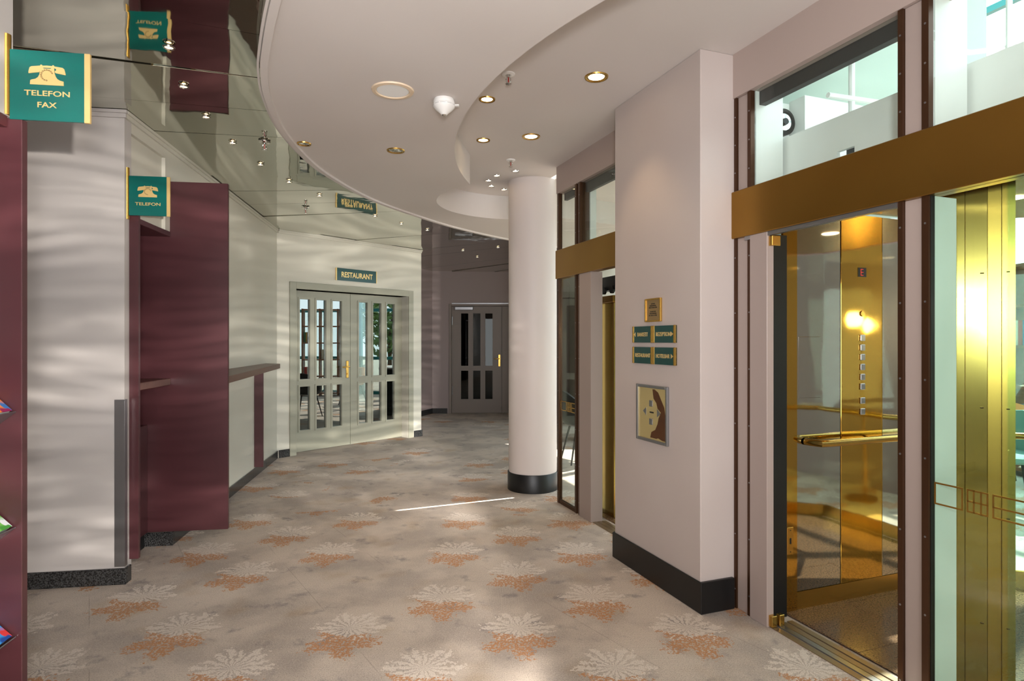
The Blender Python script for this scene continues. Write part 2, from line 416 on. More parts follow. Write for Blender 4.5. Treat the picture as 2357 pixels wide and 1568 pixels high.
def struct(o): o['kind'] = 'structure'; return o
def sroot(name, frame, base=(0,0,0)):
    o = bpy.data.objects.new(name, None); COL.objects.link(o); o.empty_display_size = 0.1
    o.location = frame.w(*base); o.rotation_euler = (0,0,frame.a); BASE[o.name] = base; o['kind'] = 'structure'
    return o
def text_mb(txt, x0, x1, z0, z1, y, depth=0.0015, fit='both', bold=0.0):
    """raised lettering in the x,z plane facing -y, fitted to the rectangle"""
    c = bpy.data.curves.new('t', 'FONT'); c.body = txt; c.size = 1.0; c.resolution_u = 3; c.offset = bold
    o = bpy.data.objects.new('t', c); COL.objects.link(o)
    bpy.context.view_layer.update()
    me = bpy.data.meshes.new_from_object(o.evaluated_get(bpy.context.evaluated_depsgraph_get()))
    bpy.data.objects.remove(o); bpy.data.curves.remove(c)
    vs = [v.co for v in me.vertices]; fs = [tuple(p.vertices) for p in me.polygons]
    ax, bx = min(v.x for v in vs), max(v.x for v in vs); ay, by = min(v.y for v in vs), max(v.y for v in vs)
    sx = (x1-x0)/(bx-ax); sz = (z1-z0)/(by-ay)
    P = [(x0+(v.x-ax)*sx, z0+(v.y-ay)*sz) for v in vs]
    n = len(P)
    # boundary edges get side walls
    cnt = {}
    for f in fs:
        for i in range(len(f)):
            e = (f[i], f[(i+1)%len(f)]); k = tuple(sorted(e)); cnt.setdefault(k, []).append(e)
    mb = MB()
    V = [(p[0], y, p[1]) for p in P] + [(p[0], y+depth, p[1]) for p in P]
    F = list(fs) + [(e[0][1], e[0][0], e[0][0]+n, e[0][1]+n) for e in cnt.values() if len(e) == 1]
    bpy.data.meshes.remove(me)
    return mb.add(V, F)
def copy_tree(o, loc, rotz=None):
    c = o.copy(); COL.objects.link(c); c.location = loc
    if rotz is not None: c.rotation_euler = (0, 0, rotz)
    def rec(src, dst):
        for ch in list(src.children):
            k = ch.copy(); COL.objects.link(k); k.parent = dst
            k.matrix_parent_inverse = ch.matrix_parent_inverse.copy()
            rec(ch, k)
    rec(o, c)
    return c

# ================================================================== STRUCTURE
struct(MB().box(-5, 14, -5, 14, -0.12, 0).build('floor', M_carpet))

# --- soffit outline ------------------------------------------------
def arc(c, r, a0, a1, n):
    return [(c[0]+r*math.cos(R(a0+(a1-a0)*i/n)), c[1]+r*math.sin(R(a0+(a1-a0)*i/n))) for i in range(n+1)]
def catmull(P, n=6):
    out = []
    for i in range(len(P)-1):
        p0, p1, p2, p3 = P[max(i-1,0)], P[i], P[i+1], P[min(i+2,len(P)-1)]
        for k in range(n):
            t = k/n
            out.append(tuple(0.5*((2*p1[j])+(-p0[j]+p2[j])*t+(2*p0[j]-5*p1[j]+4*p2[j]-p3[j])*t*t+(-p0[j]+3*p1[j]-3*p2[j]+p3[j])*t**3) for j in (0,1)))
    out.append(tuple(P[-1])); return out
OUT = catmull([(0.80,0.48),(-0.11,1.18),(-0.60,1.77),(-0.87,2.25),(-1.055,2.62),(-1.16,2.86),(-1.26,3.16),(-1.36,3.61),(-1.405,4.14),(-1.385,4.65),(-1.25,5.36),(-1.0,6.0),(-0.62,6.75),(-0.07,7.50),(0.6,8.15),(1.4,8.75)], 10)
INN = arc((2.847,4.309), 3.24, 240, 169, 90)
BAY = arc((0.074,5.569), 0.76, 237, 60, 70)
SOFF = OUT + [(2.3,7.6),(1.6,6.9)] + BAY[::-1] + INN[::-1][1:]
Z_SOF, Z_MIR, Z_HI = 2.66, 2.725, 2.90
def cap_poly(poly, z0, z1):
    """possibly concave polygon extruded in z, triangulated"""
    bm = bmesh.new()
    lo = [bm.verts.new((p[0],p[1],z0)) for p in poly]; hi = [bm.verts.new((p[0],p[1],z1)) for p in poly]
    n = len(poly)
    for i in range(n): bm.faces.new((lo[i], lo[(i+1)%n], hi[(i+1)%n], hi[i]))
    for t in tessellate_polygon([[Vector((p[0],p[1],0)) for p in poly]]):
        bm.faces.new([lo[i] for i in t]); bm.faces.new([hi[i] for i in t][::-1])
    bm.verts.index_update()
    mb = MB().add([v.co[:] for v in bm.verts], [[v.index for v in f.verts] for f in bm.faces]); bm.free()
    return mb
sof = struct(cap_poly(SOFF, Z_SOF, Z_HI).build('ceiling_low', M_ceil, smooth=False))
# slim rim moulding along the outer edge of the soffit
def strip_along(P, w0, w1, z0, z1):
    N = []
    for i in range(len(P)):
        a = Vector(P[max(i-1,0)]); c = Vector(P[min(i+1,len(P)-1)]); d = (c-a).normalized(); N.append(Vector((-d.y, d.x)))
    vs = []; fs = []
    for p, n in zip(P, N):
        p = Vector(p)
        for w, z in ((w0,z0),(w1,z0),(w1,z1),(w0,z1)): vs.append((p.x+n.x*w, p.y+n.y*w, z))
    for i in range(len(P)-1):
        for k in range(4): fs.append((i*4+k, i*4+(k+1)%4, (i+1)*4+(k+1)%4, (i+1)*4+k))
    return MB().add(vs, fs)
strip_along(OUT, -0.012, 0.022, Z_SOF-0.016, Z_MIR).build('rim', M_ceil, sof, smooth=False)
strip_along(OUT, 0.026, 0.036, Z_SOF-0.007, Z_SOF+0.001).build('bead', M_ceil, sof, smooth=False)

# --- upper flat ceiling --------------------------------------------
ch = MB()
ch.box(-13, 6, -5, 2.30, Z_HI, Z_HI+0.12)
ch.box(-0.5, 6, 2.30, 5.0, Z_HI, Z_HI+0.12)
ch.box(-13, -2.75, 2.36, 5.0, Z_HI, Z_HI+0.12)  # runs on over the far shaft, added there to block the sun
ch.box(-14, -9.2, 5.0, 7.0, Z_HI, Z_HI+0.12)
struct(ch.build('ceiling_high', M_ceil, frame=EF))
struct(MB().box(-3.42, -0.3, 2.33, 4.5, 4.1, 4.2).build('shaft_sky_blocker', M_white, frame=EF))  # slab added over the open shaft, out of view, to cut sky light
struct(MB().box(-3.42, -0.3, 2.22, 2.33, 3.02, 4.1).build('wall_right_upper', M_shaft, frame=EF))

# --- mirror ceiling: wedge panels ----------------------------------
CC = Vector((5.0, 5.1))
def clip(poly, o, n):
    out = []
    for i in range(len(poly)):
        a, b_ = Vector(poly[i]), Vector(poly[(i+1)%len(poly)])
        da, db = (a-o).dot(n), (b_-o).dot(n)
        if da >= 0: out.append(tuple(a))
        if da*db < 0: out.append(tuple(a + (b_-a)*(da/(da-db))))
    return out
def v2(v): return Vector((v.x, v.y))
def inner_r(ph):
    d = Vector((-math.cos(ph), -math.sin(ph))); best = 4.3
    for i in range(len(OUT)-1):
        a, b_ = Vector(OUT[i])-CC, Vector(OUT[i+1])-CC
        e = b_-a; den = d.x*e.y-d.y*e.x
        if abs(den) < 1e-9: continue
        t = (a.x*e.y-a.y*e.x)/den; u = (a.x*d.y-a.y*d.x)/den
        if t > 0 and -0.001 <= u <= 1.001: best = max(best, t)
    return best
lo_, uo_, ro_ = v2(LF.o), v2(UF.o), v2(RF.o)
lx, ly, ux, uy, rx, ry = v2(LF.x), v2(LF.y), v2(UF.x), v2(UF.y), v2(RF.x), v2(RF.y)
rend = v2(RF.w(2.23, 0))
cdir = (Vector((-1.69, 11.2)) - rend).normalized(); cn = Vector((cdir.y, -cdir.x))
mir = sroot('ceiling_left', WF, (0,0,Z_MIR))
for k in range(-7, 19):
    p0, p1 = R(22-4.05*k), R(22-4.05*(k+1))
    g = 0.0022
    d0 = Vector((-math.cos(p0), -math.sin(p0))); d1 = Vector((-math.cos(p1), -math.sin(p1)))
    r0, r1 = inner_r(p0)+0.003, inner_r(p1)+0.003
    n0 = Vector((-d0.y, d0.x)); 
    if n0.dot(d1) < 0: n0 = -n0
    n1 = Vector((-d1.y, d1.x))
    if n1.dot(d0) < 0: n1 = -n1
    pm = (p0+p1)/2; dm = Vector((-math.cos(pm), -math.sin(pm))); rm = inner_r(pm)+0.003
    W = [CC+d0*r0+n0*g, CC+d0*12+n0*g, CC+d1*12+n1*g, CC+d1*r1+n1*g, CC+dm*rm]
    W = [tuple(p) for p in W]
    mb = MB()
    tilt = (random.uniform(-1,1)*0.004, random.uniform(-1,1)*0.004)
    for reg in (((lo_,ly),(lo_,lx),(ro_,-ry)), ((lo_,-ly),(uo_,uy),(lo_-lx*1.2,lx)), ((uo_,-uy),(uo_,ux),(Vector((0,-0.9)),Vector((0,1)))),
                ((ro_,ry),(rend,cn),(Vector((0,11.67)),Vector((0,-1))),(Vector((1.1,0)),Vector((-1,0))))):
        q = W
        for o_, n_ in reg:
            if len(q) >= 3: q = clip(q, o_, n_)
        if len(q) >= 3:
            zz = lambda p: Z_MIR + (p[0]-CC.x-dm.x*6.3)*tilt[0] + (p[1]-CC.y-dm.y*6.3)*tilt[1]
            n = len(q)
            mb.add([(p[0],p[1],zz(p)) for p in q]+[(p[0],p[1],zz(p)+0.012) for p in q],
                   [tuple(range(n)), tuple(range(2*n-1,n-1,-1))]+[(i,(i+1)%n,n+(i+1)%n,n+i) for i in range(n)])
    if mb.v: mb.build('mirror_panel', M_mirror, mir)

# --- left walls -----------------------------------------------------
H = Z_HI
struct(MB().box(-0.45, 0, -3.2, -0.001, 2.14, H).box(-0.45, 0, -3.2, -0.90, 0, 2.14).box(-0.45, -0.30, -0.90, -0.001, 0, 2.14).build('wall_left_near', M_wall, frame=UF))
struct(MB().box(-1.7, 0, 0, 0.084, 0, H).box(-1.8, -1.7, -3.0, 0.084, 0, H).build('wall_left_front', M_wall, frame=LF))
wl = MB()
wl.box(-0.5, -0.023, 0.0845, 0.567, 2.14, 2.62)
wl.box(-0.5, 0, 0.0845, 0.642, 2.62, H)
wl.box(-0.5, 0, 0.567, 0.642, 2.14, 2.62)
wl.box(-0.5, -0.285, 0.0845, 0.70, 0, 2.14)
wl.box(-0.5, 0, 0.673, 3.85, 0, 2.14); wl.box(-0.5, 0, 0.642, 3.85, 2.14, H)
struct(wl.build('wall_left', M_wall2, frame=LF))
# cornice mouldings under the mirror ceiling
def cornice(n, f, x0, x1, y0, y1, m):
    mb = MB().box(x0, x1, y0, y1, 2.675, 2.70).box(x0, x1, y0, y1, 2.70, Z_MIR-0.004)
    struct(mb.build(n, m, frame=f))
MBc = MB().box(-1.2, 0.012, -0.012, 0, 2.68, 2.704).box(-1.2, 0.02, -0.022, 0, 2.704, 2.722)
struct(MBc.build('trim_1', M_wall, frame=LF))
MBc = MB().box(0, 0.012, 0.0, 3.76, 2.68, 2.704).box(0, 0.022, 0.0, 3.75, 2.704, 2.722)
struct(MBc.build('trim_2', M_wall2, frame=LF))
MBc = MB().box(0.012, 2.235, -0.012, 0, 2.68, 2.704).box(0.02, 2.24, -0.022, 0, 2.704, 2.722)
struct(MBc.build('trim_3', M_wall2, frame=RF))
# restaurant wall with its door opening
wr = MB().box(-0.05, 0.244, 0, 0.26, 0, H).box(1.99, 2.23, 0, 0.26, 0, H).box(0.244, 1.99, 0, 0.26, 2.03, H)
struct(wr.build('wall_far', M_wall2, frame=RF))
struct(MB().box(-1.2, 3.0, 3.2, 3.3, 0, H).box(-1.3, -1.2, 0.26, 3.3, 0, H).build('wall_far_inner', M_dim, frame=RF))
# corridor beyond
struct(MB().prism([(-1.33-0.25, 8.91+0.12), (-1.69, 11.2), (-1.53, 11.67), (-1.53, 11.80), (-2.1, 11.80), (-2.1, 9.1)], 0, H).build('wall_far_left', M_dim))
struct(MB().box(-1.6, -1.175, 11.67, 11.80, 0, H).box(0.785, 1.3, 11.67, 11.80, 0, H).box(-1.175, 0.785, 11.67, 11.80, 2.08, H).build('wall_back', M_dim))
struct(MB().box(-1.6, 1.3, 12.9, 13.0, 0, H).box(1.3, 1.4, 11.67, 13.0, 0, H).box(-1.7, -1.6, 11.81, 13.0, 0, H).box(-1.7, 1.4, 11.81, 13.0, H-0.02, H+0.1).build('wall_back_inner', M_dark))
struct(MB().box(1.1, 1.25, 9.9, 11.67, 0, H).box(1.25, 4.2, 9.9, 10.05, 0, H).build('wall_far_right', M_wall2))
# behind the camera
struct(MB().box(-1.6, 7.5, 5.2, 5.35, 0, H).build('wall_right_far', M_dim, frame=EF))
struct(MB().box(-5, 12, -4.75, -4.6, 0, H).box(-5, -4.85, -4.6, 4, 0, H).build('wall_rear', M_header))

# --- granite skirtings ---------------------------------------------
def base(n, f, segs, m=M_granite, h=0.093):
    r = sroot(n, f)
    for (x0,x1,y0,y1) in segs: MB().box(x0,x1,y0,y1,0,h,0.003).build('granite_slab', m, r)
base('baseboard_front', LF, [(-1.69,0.014,-0.016,-0.0005)])
base('baseboard_left', LF, [(0.0005,0.014,0.0,0.055),(-0.28,0.014,0.655,0.6725),(0.0005,0.014,0.675,1.86),(0.0005,0.014,1.863,3.2),(0.0005,0.014,3.203,3.765)])
base('baseboard_far', RF, [(0.02,0.158,-0.015,-0.0005),(2.088,2.245,-0.015,-0.0005)])
def skirt_poly(n, pts, h, w, m):
    r = sroot(n, WF)
    for i in range(len(pts)-1):
        a, b_ = Vector(pts[i]), Vector(pts[i+1]); d = (b_-a).normalized(); nn = Vector((d.y,-d.x))
        MB().prism([tuple(a),tuple(b_),tuple(b_+nn*w),tuple(a+nn*w)], 0, h).build('granite_slab', m, r)
skirt_poly('baseboard_back', [(-1.62,10.3),(-1.69,11.2),(-1.53,11.66),(-1.24,11.66)], 0.10, 0.016, M_granite)

# --- column and pillar ---------------------------------------------
col = sroot('column', WF, (0.196,5.775,0))
MB().lathe([(0.228,0.0),(0.228,Z_HI)], (0.196,5.775,0), 64).build('shaft', M_col, col)
MB().lathe([(0.238,0.0),(0.238,0.165),(0.236,0.168),(0.228,0.168)], (0.196,5.775,0), 64, close=False).build('plinth', M_base_black, col)
pil = sroot('pillar', EF, (-3.0,2.2,0))
MB().box(-3.45, -2.585, 2.0, 2.36, 0, Z_HI, 0.004).build('pier', M_taupe, pil)
pl = MB(); pl.box(-3.462, -2.563, 1.987, 2.0, 0, 0.162, 0.004).box(-2.585, -2.563, 1.99, 2.20, 0, 0.162, 0.004).box(-3.462,-3.45,2.0,2.2,0,0.162)
pl.build('plinth', M_base_black, pil)

# --- header above the elevator fronts ------------------------------
struct(MB().box(-2.585, -0.45, 2.205, 2.33, 2.669, Z_HI).build('wall_right', M_header, frame=EF))
struct(MB().box(-4.80, -3.452, 2.205, 2.33, 2.669, Z_HI).build('wall_right_back', M_header, frame=EF))
# shaft core between the two lifts, and the upper shaft
struct(MB().box(-3.42, -2.70, 2.36, 4.4, 0, 5.2).build('wall_right_inner', M_shaft, frame=EF))

# ================================================================== DOORS
def pane_door(name, f, x0, x1, top, ydoor, dm, n_leaf_w, casing, handle_on, depth, gm):
    """double door: casing, two leaves with six panes each"""
    root = sroot(name, f, ((x0+x1)/2, 0, 0))
    cs = MB()
    cw = casing
    cs.box(x0-cw, x0, -0.016, 0.03, 0, top+cw, 0.003); cs.box(x1, x1+cw, -0.016, 0.03, 0, top+cw, 0.003); cs.box(x0, x1, -0.016, 0.03, top, top+cw, 0.003)
    cs.box(x0-0.012, x0, 0.03, depth, 0, top); cs.box(x1, x1+0.012, 0.03, depth, 0, top); cs.box(x0, x1, 0.03, depth, top, top+0.012)
    cs.build('casing', dm, root)
    mid = (x0+x1)/2
    for li, (a, b_) in enumerate(((x0+0.003, mid-0.003), (mid+0.003, x1-0.003))):
        c = (a+b_)/2
        lf = MB(); y0, y1 = ydoor, ydoor+0.045
        px = [c-0.233, c, c+0.233]; hw = 0.07
        # stiles and rails
        xs = [a] + [e for p in px for e in (p-hw, p+hw)] + [b_]
        for i in range(0, 8, 2): lf.box(xs[i], xs[i+1], y0, y1, 0.006, top-0.004)
        for p in px:
            for z0, z1 in ((0.006,0.273),(0.82,0.913),(1.921,top-0.004)): lf.box(p-hw, p+hw, y0, y1, z0, z1)
        leaf = lf.build('leaf', dm, root)
        for p in px:
            for z0, z1 in ((0.273,0.82),(0.913,1.921)):
                MB().box(p-hw-0.004, p+hw+0.004, y0+0.02, y0+0.026, z0-0.004, z1+0.004).build('pane', gm, leaf)
                bd = MB(); w = 0.022
                bd.box(p-hw-w, p-hw, y0-0.008, y0, z0-w, z1+w).box(p+hw, p+hw+w, y0-0.008, y0, z0-w, z1+w)
                bd.box(p-hw, p+hw, y0-0.008, y0, z0-w, z0).box(p-hw, p+hw, y0-0.008, y0, z1, z1+w)
                bd.build('bead', dm, leaf)
        if li == 0:
            hx = b_-0.045
            hd = MB().box(hx-0.02, hx+0.02, y0-0.008, y0, 0.90, 1.13, 0.004)
            hd.tube([(hx,y0-0.005,1.05),(hx,y0-0.05,1.05),(hx-0.03,y0-0.055,1.05),(hx-0.10,y0-0.05,1.047)], 0.009, 8)
            hd.lathe([(0.011,-0.014),(0.011,0.0)], (hx,y0-0.004,0.955), 12, 'y')
            hd.build('handle', M_brass_s, leaf)
    return root
d1 = pane_door('door_1', RF, 0.244, 1.99, 2.03, 0.147, M_door, 0.87, 0.085, 0, 0.26, M_glass_d)
CF = Frame((-0.195, 11.67), 0)
d2 = pane_door('door_2', CF, -0.965, 0.965, 2.06, 0.03, M_door2, 0.96, 0.05, 0, 0.12, M_glass_k)
MB().box(-0.90, -0.55, -0.035, 0.028, 1.985, 2.045, 0.006).build('door_closer', M_steel, d2)
MB().box(-0.96, 0.96, -0.02, -0.006, 2.10, 2.118).build('closer_rail', M_steel, d2)
for z in (1.70, 0.36): MB().lathe([(0.008,0),(0.008,0.16)], (-0.955,0.022,z), 8).build('hinge', M_steel, d2)

# ================================================================== ELEVATORS
YF = 2.215
Z_B0, Z_B1, Z_T = 1.932, 2.176, 2.668      # brass band, top of the transom lights
def screw(mb, x, z, y): mb.lathe([(0.0,-0.002),(0.004,-0.0015),(0.004,0.0)], (x,y,z), 8, 'y')
def emblem(x0, x1, xg0, xg1, x2, y, root):
    """brass inlay lines on the glass: open boxes either side of a little grid"""
    z0, z1 = 0.803, 0.884; t = 0.006
    def rect(mb, a, b_, c, d):
        mb.box(a,b_,y-0.0012,y,c,c+t).box(a,b_,y-0.0012,y,d-t,d).box(a,a+t,y-0.0012,y,c+t,d-t).box(b_-t,b_,y-0.0012,y,c+t,d-t)
    m1 = MB(); rect(m1, x0, x1, z0, z1); rect(m1, xg1+0.012, x2, z0, z1)
    m1.box(xg1+0.012, x2, y-0.0012, y, z0+0.035, z0+0.041)
    rect(m1, xg0, xg1, z0, z1)
    w = (xg1-xg0)/3
    m1.box(xg0, xg1, y-0.0012, y, z0+0.036, z0+0.042)
    for i in (1,2): m1.box(xg0+w*i-0.003, xg0+w*i+0.003, y-0.0012, y, z0, z1)
    m1.build('inlay', M_brass_s, root)

e1 = thing('elevator_entrance', 'near elevator entrance with open brass lined cabin, brown brass band and green glass', 'elevator entrance', EF, (-1.9, YF, 0))
# posts
def post(root, parts, y0, z0, z1, deep):
    for kind, x0, x1, dy in parts:
        if kind == 'b':
            o = MB().box(x0, x1, y0+dy, y0+deep, z0, z1).build('edge_strip', M_bronze, root)
            n = 7 if z1-z0 > 1 else 3
            for i in range(n):
                s = MB(); screw(s, (x0+x1)/2, z0+0.1+(z1-z0-0.2)*i/(n-1), y0+dy); s.build('screw', M_steel, o)
        else:
            MB().box(x0, x1, y0+dy, y0+deep, z0, z1, 0.002).build('post', M_trimtaupe, root)
PA = [('b',-2.584,-2.566,-0.004),('t',-2.566,-2.485,0.004),('b',-2.485,-2.46,-0.004),('t',-2.46,-2.342,-0.012)]
PA2 = [('b',-2.584,-2.566,-0.004),('t',-2.566,-2.485,0.008),('b',-2.485,-2.462,-0.004)]
PB = [('b',-1.672,-1.652,-0.006),('t',-1.652,-1.578,0.006),('b',-1.578,-1.552,-0.006)]
post(e1, PA, YF, 0, Z_B0, 0.03); post(e1, PB, YF, 0, Z_B0, 0.012)
post(e1, PA2, YF, Z_B1, Z_T, 0.022); post(e1, PB, YF, Z_B1, Z_T, 0.018)
post(e1, [('b',-0.60,-0.575,-0.006),('t',-0.575,-0.47,0.006)], YF, 0, Z_B0, 0.10)
post(e1, [('b',-0.60,-0.575,-0.006),('t',-0.575,-0.47,0.006)], YF, Z_B1, Z_T, 0.08)
bnd = MB().box(-2.587, -0.45, YF-0.02, YF+0.06, Z_B0, Z_B1, 0.003).build('brass_band', M_band, e1)
MB().box(-2.50, -1.672, YF-0.01, YF+0.012, Z_B0-0.02, Z_B0).build('head_rail', M_steel, e1)
# glass
MB().box(-2.462, -1.672, YF+0.02, YF+0.028, Z_B1, Z_T).build('transom_pane', M_glass, e1)
MB().box(-1.552, -0.60, YF+0.02, YF+0.028, Z_B1, Z_T).build('transom_pane', M_glass, e1)
gp = MB().box(-1.552, -0.60, YF+0.01, YF+0.020, 0.0, Z_B0).build('glass_pane', M_glass_g, e1)
emblem(-1.542, -1.441, -1.429, -1.359, -0.75, YF+0.01, gp)
MB().box(-1.556, -1.549, YF+0.002, YF+0.022, 0, Z_B0).build('gasket', M_black, e1)
# pale reveal boards behind the posts
MB().box(-2.50, -2.462, YF+0.03, 2.42, Z_B1-0.05, 3.4).build('reveal', M_white, e1)
MB().box(-1.60, -1.553, YF+0.03, 2.36, 0, Z_B0).build('reveal', M_white, e1)
MB().box(-1.60, -1.553, YF+0.03, 2.42, Z_B1-0.05, 3.4).build('reveal', M_white, e1)
MB().box(-2.46, -1.60, YF+0.05, YF+0.09, 2.60, 2.668).build('lintel', M_dark, e1)
# sliding door pocket and threshold
MB().box(-2.47, -2.40, YF+0.031, 2.385, 0.0, Z_B0).build('door_pocket', M_black, e1)
for i in range(4):
    MB().box(-2.35, -1.672, YF+0.002+i*0.040, YF+0.034+i*0.040, 0.0, 0.006 if i % 2 else 0.004).build('threshold_bar', M_sill if i != 1 else M_steel, e1)
for ya, yb, za, zb in ((-0.002,0.028,0.006,0.06),(0.045,0.075,0.006,0.06),(-0.002,0.05,Z_B0-0.07,Z_B0-0.022)):
    MB().box(-2.343, -2.318, YF+ya, YF+yb, za, zb, 0.002).build('guide_block', M_brass_s, e1)

# --- the cabin behind ----------------------------------------------
cb = thing('elevator_cabin', 'brass and mirror lined elevator cabin with granite floor and brass handrail', 'elevator cabin', EF, (-1.65, 3.1, 0))
CABP = [(-2.43,2.395),(-2.43,3.6),(-2.1,4.0),(-1.2,4.0),(-0.87,3.6),(-0.87,2.395)]
fl = MB().prism(CABP, 0.0, 0.004).build('cabin_floor', M_black, cb)
# granite tiles
T = 0.40
for i in range(-7, 0):
    for j in range(5, 11):
        q = [(i*T+0.0015, j*T+0.0015), ((i+1)*T-0.0015, j*T+0.0015), ((i+1)*T-0.0015, (j+1)*T-0.0015), (i*T+0.0015, (j+1)*T-0.0015)]
        for k in range(6):
            a, b_ = Vector(CABP[k]), Vector(CABP[(k+1)%6]); d = b_-a; n = Vector((d.y,-d.x))
            if len(q) >= 3: q = clip(q, a, n)
        if len(q) >= 3: MB().prism(q, 0.004, 0.008).build('floor_tile', M_granfloor, fl)
MB().box(-2.44, -2.425, 2.386, 2.478, 0.006, 2.08).build('return_panel', M_cabbrass, cb)
lp = MB().box(-2.426, -2.4235, 2.412, 2.452, 0.30, 0.44, 0.001).build('lock_plate', M_brass_s, cb)
MB().box(-2.424, -2.4225, 2.427, 2.437, 0.355, 0.385).build('keyhole', M_black, lp)
for z in (0.315, 0.425): MB().lathe([(0.003,-0.001),(0.003,0.001)], (-2.4235,2.432,z), 8, 'x').build('screw', M_black, lp)
MB().box(-2.445, -2.43, 2.479, 2.782, 0.10, 2.08, 0.002).build('mirror_panel', M_cabmir, cb)
ctl = MB().box(-2.445, -2.428, 2.785, 3.088, 0.10, 2.08, 0.002).build('control_panel', M_cabbrass, cb)
MB().box(-2.445, -2.43, 3.091, 3.60, 0.10, 2.08, 0.002).build('mirror_panel', M_cabmir, cb)
MB().box(-2.445, -2.43, 2.479, 3.60, 0.008, 0.098).build('kick_strip', M_brass_s, cb)
MB().box(-2.434, -2.4285, 2.49, 2.64, 1.10, 1.42, 0.002).build('notice_plate', M_cabmir, cb)
yc = 2.936
for z in (1.414,1.362,1.310,1.256,1.202,1.150,1.074,1.015):
    o = MB().box(-2.428, -2.419, yc-0.017, yc+0.017, z-0.017, z+0.017, 0.003).build('button', M_steel, ctl)
MB().box(-2.428, -2.4255, yc-0.03, yc+0.03, 1.745, 1.795).build('floor_display', M_black, ctl)
fd = MB().box(-2.4255, -2.4248, yc-0.012, yc-0.008, 1.752, 1.788)
for z in (1.752, 1.768, 1.784): fd.box(-2.4255, -2.4248, yc-0.008, yc+0.008, z, z+0.004)
fd.build('display_digit', M_red_led, ctl)
MB().lathe([(0.0,0.006),(0.014,0.006),(0.016,0.0)], (-2.428,yc,1.546), 20, 'x').build('key_switch', M_brass_s, ctl)
for dz, w in ((0.0,0.05),(-0.018,0.09),(-0.036,0.11)):
    pass
# cabin front wall left of the fixed glass: two brass door leaves and a jamb
A0, A1 = Vector((-1.625, 2.355)), Vector((-1.425, 2.480)); AD = (A1-A0).normalized(); AN = Vector((AD.y, -AD.x))
def leaf_on(t0, t1, o0, o1, name, m, z0=0.006, z1=2.02):
    q = [A0+AD*t0+AN*o0, A0+AD*t1+AN*o0, A0+AD*t1+AN*o1, A0+AD*t0+AN*o1]
    return MB().prism([tuple(p) for p in q], z0, z1).build(name, m, cb)
leaf_on(0.0, 0.022, -0.02, -0.004, 'door_leaf', M_brass); leaf_on(0.022, 0.088, -0.03, 0.0, 'door_leaf', M_brass); leaf_on(0.0905, 0.155, -0.02, 0.0, 'door_leaf', M_brass); leaf_on(0.02, 0.22, -0.05, -0.031, 'door_backing', M_band)
leaf_on(0.157, 0.196, -0.02, -0.012, 'door_leaf', M_brass_s); leaf_on(0.198, 0.236, -0.03, 0.004, 'door_jamb', M_brass_s)
for z in (0.35, 0.75, 1.15, 1.65):
    for t in (0.036, 0.14, 0.215):
        p = A0+AD*t+AN*0.001
        MB().lathe([(0.006,-0.002),(0.006,0.002),(0.0,0.0025)], (p.x,p.y,z), 8).build('rivet', M_bronze, cb)
MB().box(-1.62, -0.87, 2.40, 2.46, 2.02, 2.10).build('head_beam', M_brass_s, cb)
# glass walls
def wallpane(a, b_, name='glass_wall', m=None, z0=0.10, z1=2.08, t=0.008):
    a, b_ = Vector(a), Vector(b_); d = (b_-a).normalized(); n = Vector((-d.y,d.x))*t
    return MB().prism([tuple(a),tuple(b_),tuple(b_+n),tuple(a+n)], z0, z1).build(name, m or M_glass_c, cb)
loop = CABP[1:]
for a, b_ in zip(loop[:-1], loop[1:]):
    wallpane(a, b_); wallpane(a, b_, 'curb', M_brass_s, 0.008, 0.10, 0.02)
wallpane((-1.415,2.42), (-0.88,2.42)); wallpane((-1.415,2.42), (-0.88,2.42), 'curb', M_brass_s, 0.008, 0.10, 0.02)
# handrail
def rail(pts, z, r, name, m, parent, close=False):
    return MB().tube([(p[0],p[1],z) for p in pts], r, 12).build(name, m, parent)
rail([(-2.425,2.535),(-2.40,2.54),(-2.345,2.56),(-2.34,2.60),(-2.34,3.55),(-2.06,3.90),(-1.24,3.90),(-0.97,3.55),(-0.97,2.55)], 0.875, 0.019, 'handrail', M_brass, cb)
for y in (2.70, 3.05, 3.40): MB().tube([(-2.43,y,0.85),(-2.34,y,0.862)], 0.007, 8).build('rail_bracket', M_brass, cb)
# cabin ceiling with lamps
cc = MB().prism([(p[0],p[1]) for p in CABP], 2.09, 2.13).build('cabin_ceiling', M_brass_s, cb)
for x, y in ((-1.2,3.3),(-1.9,3.3),(-1.55,2.75)):
    MB().lathe([(0.0,0.0),(0.035,0.0),(0.045,-0.004),(0.05,0.0)], (x,y,2.09), 20).build('cabin_lamp', M_bulbw, cc)
# roof gear
fa = MB()
fa.box(-2.68,-2.15,2.44,2.46,2.14,2.455).box(-2.056,-0.85,2.44,2.46,2.14,2.455).box(-2.15,-2.056,2.44,2.46,2.29,2.455).box(-2.15,-2.056,2.44,2.46,2.14,2.215)
fa.build('roof_fascia', M_white, cb)
text_mb('S', -2.615, -2.56, 2.235, 2.335, 2.438, 0.002).build('lettering', M_steel, cb)
MB().box(-2.15,-2.056,2.50,2.53,2.18,2.32).build('hole_backing', M_dark, cb)  # dark backing put behind the fascia hole, its shade in the colour
MB().lathe([(0.0,-0.02),(0.022,-0.02),(0.022,0.0),(0.0,0.0)], (-2.16,2.44,2.225), 20, 'y').build('roller', M_steel, cb)
MB().prism([(p[0],p[1]) for p in CABP], 2.135, 2.16).build('roof', M_white, cb)
MB().box(-2.66,-2.55,2.66,3.10,2.16,2.74).build('roof_box', M_white, cb)
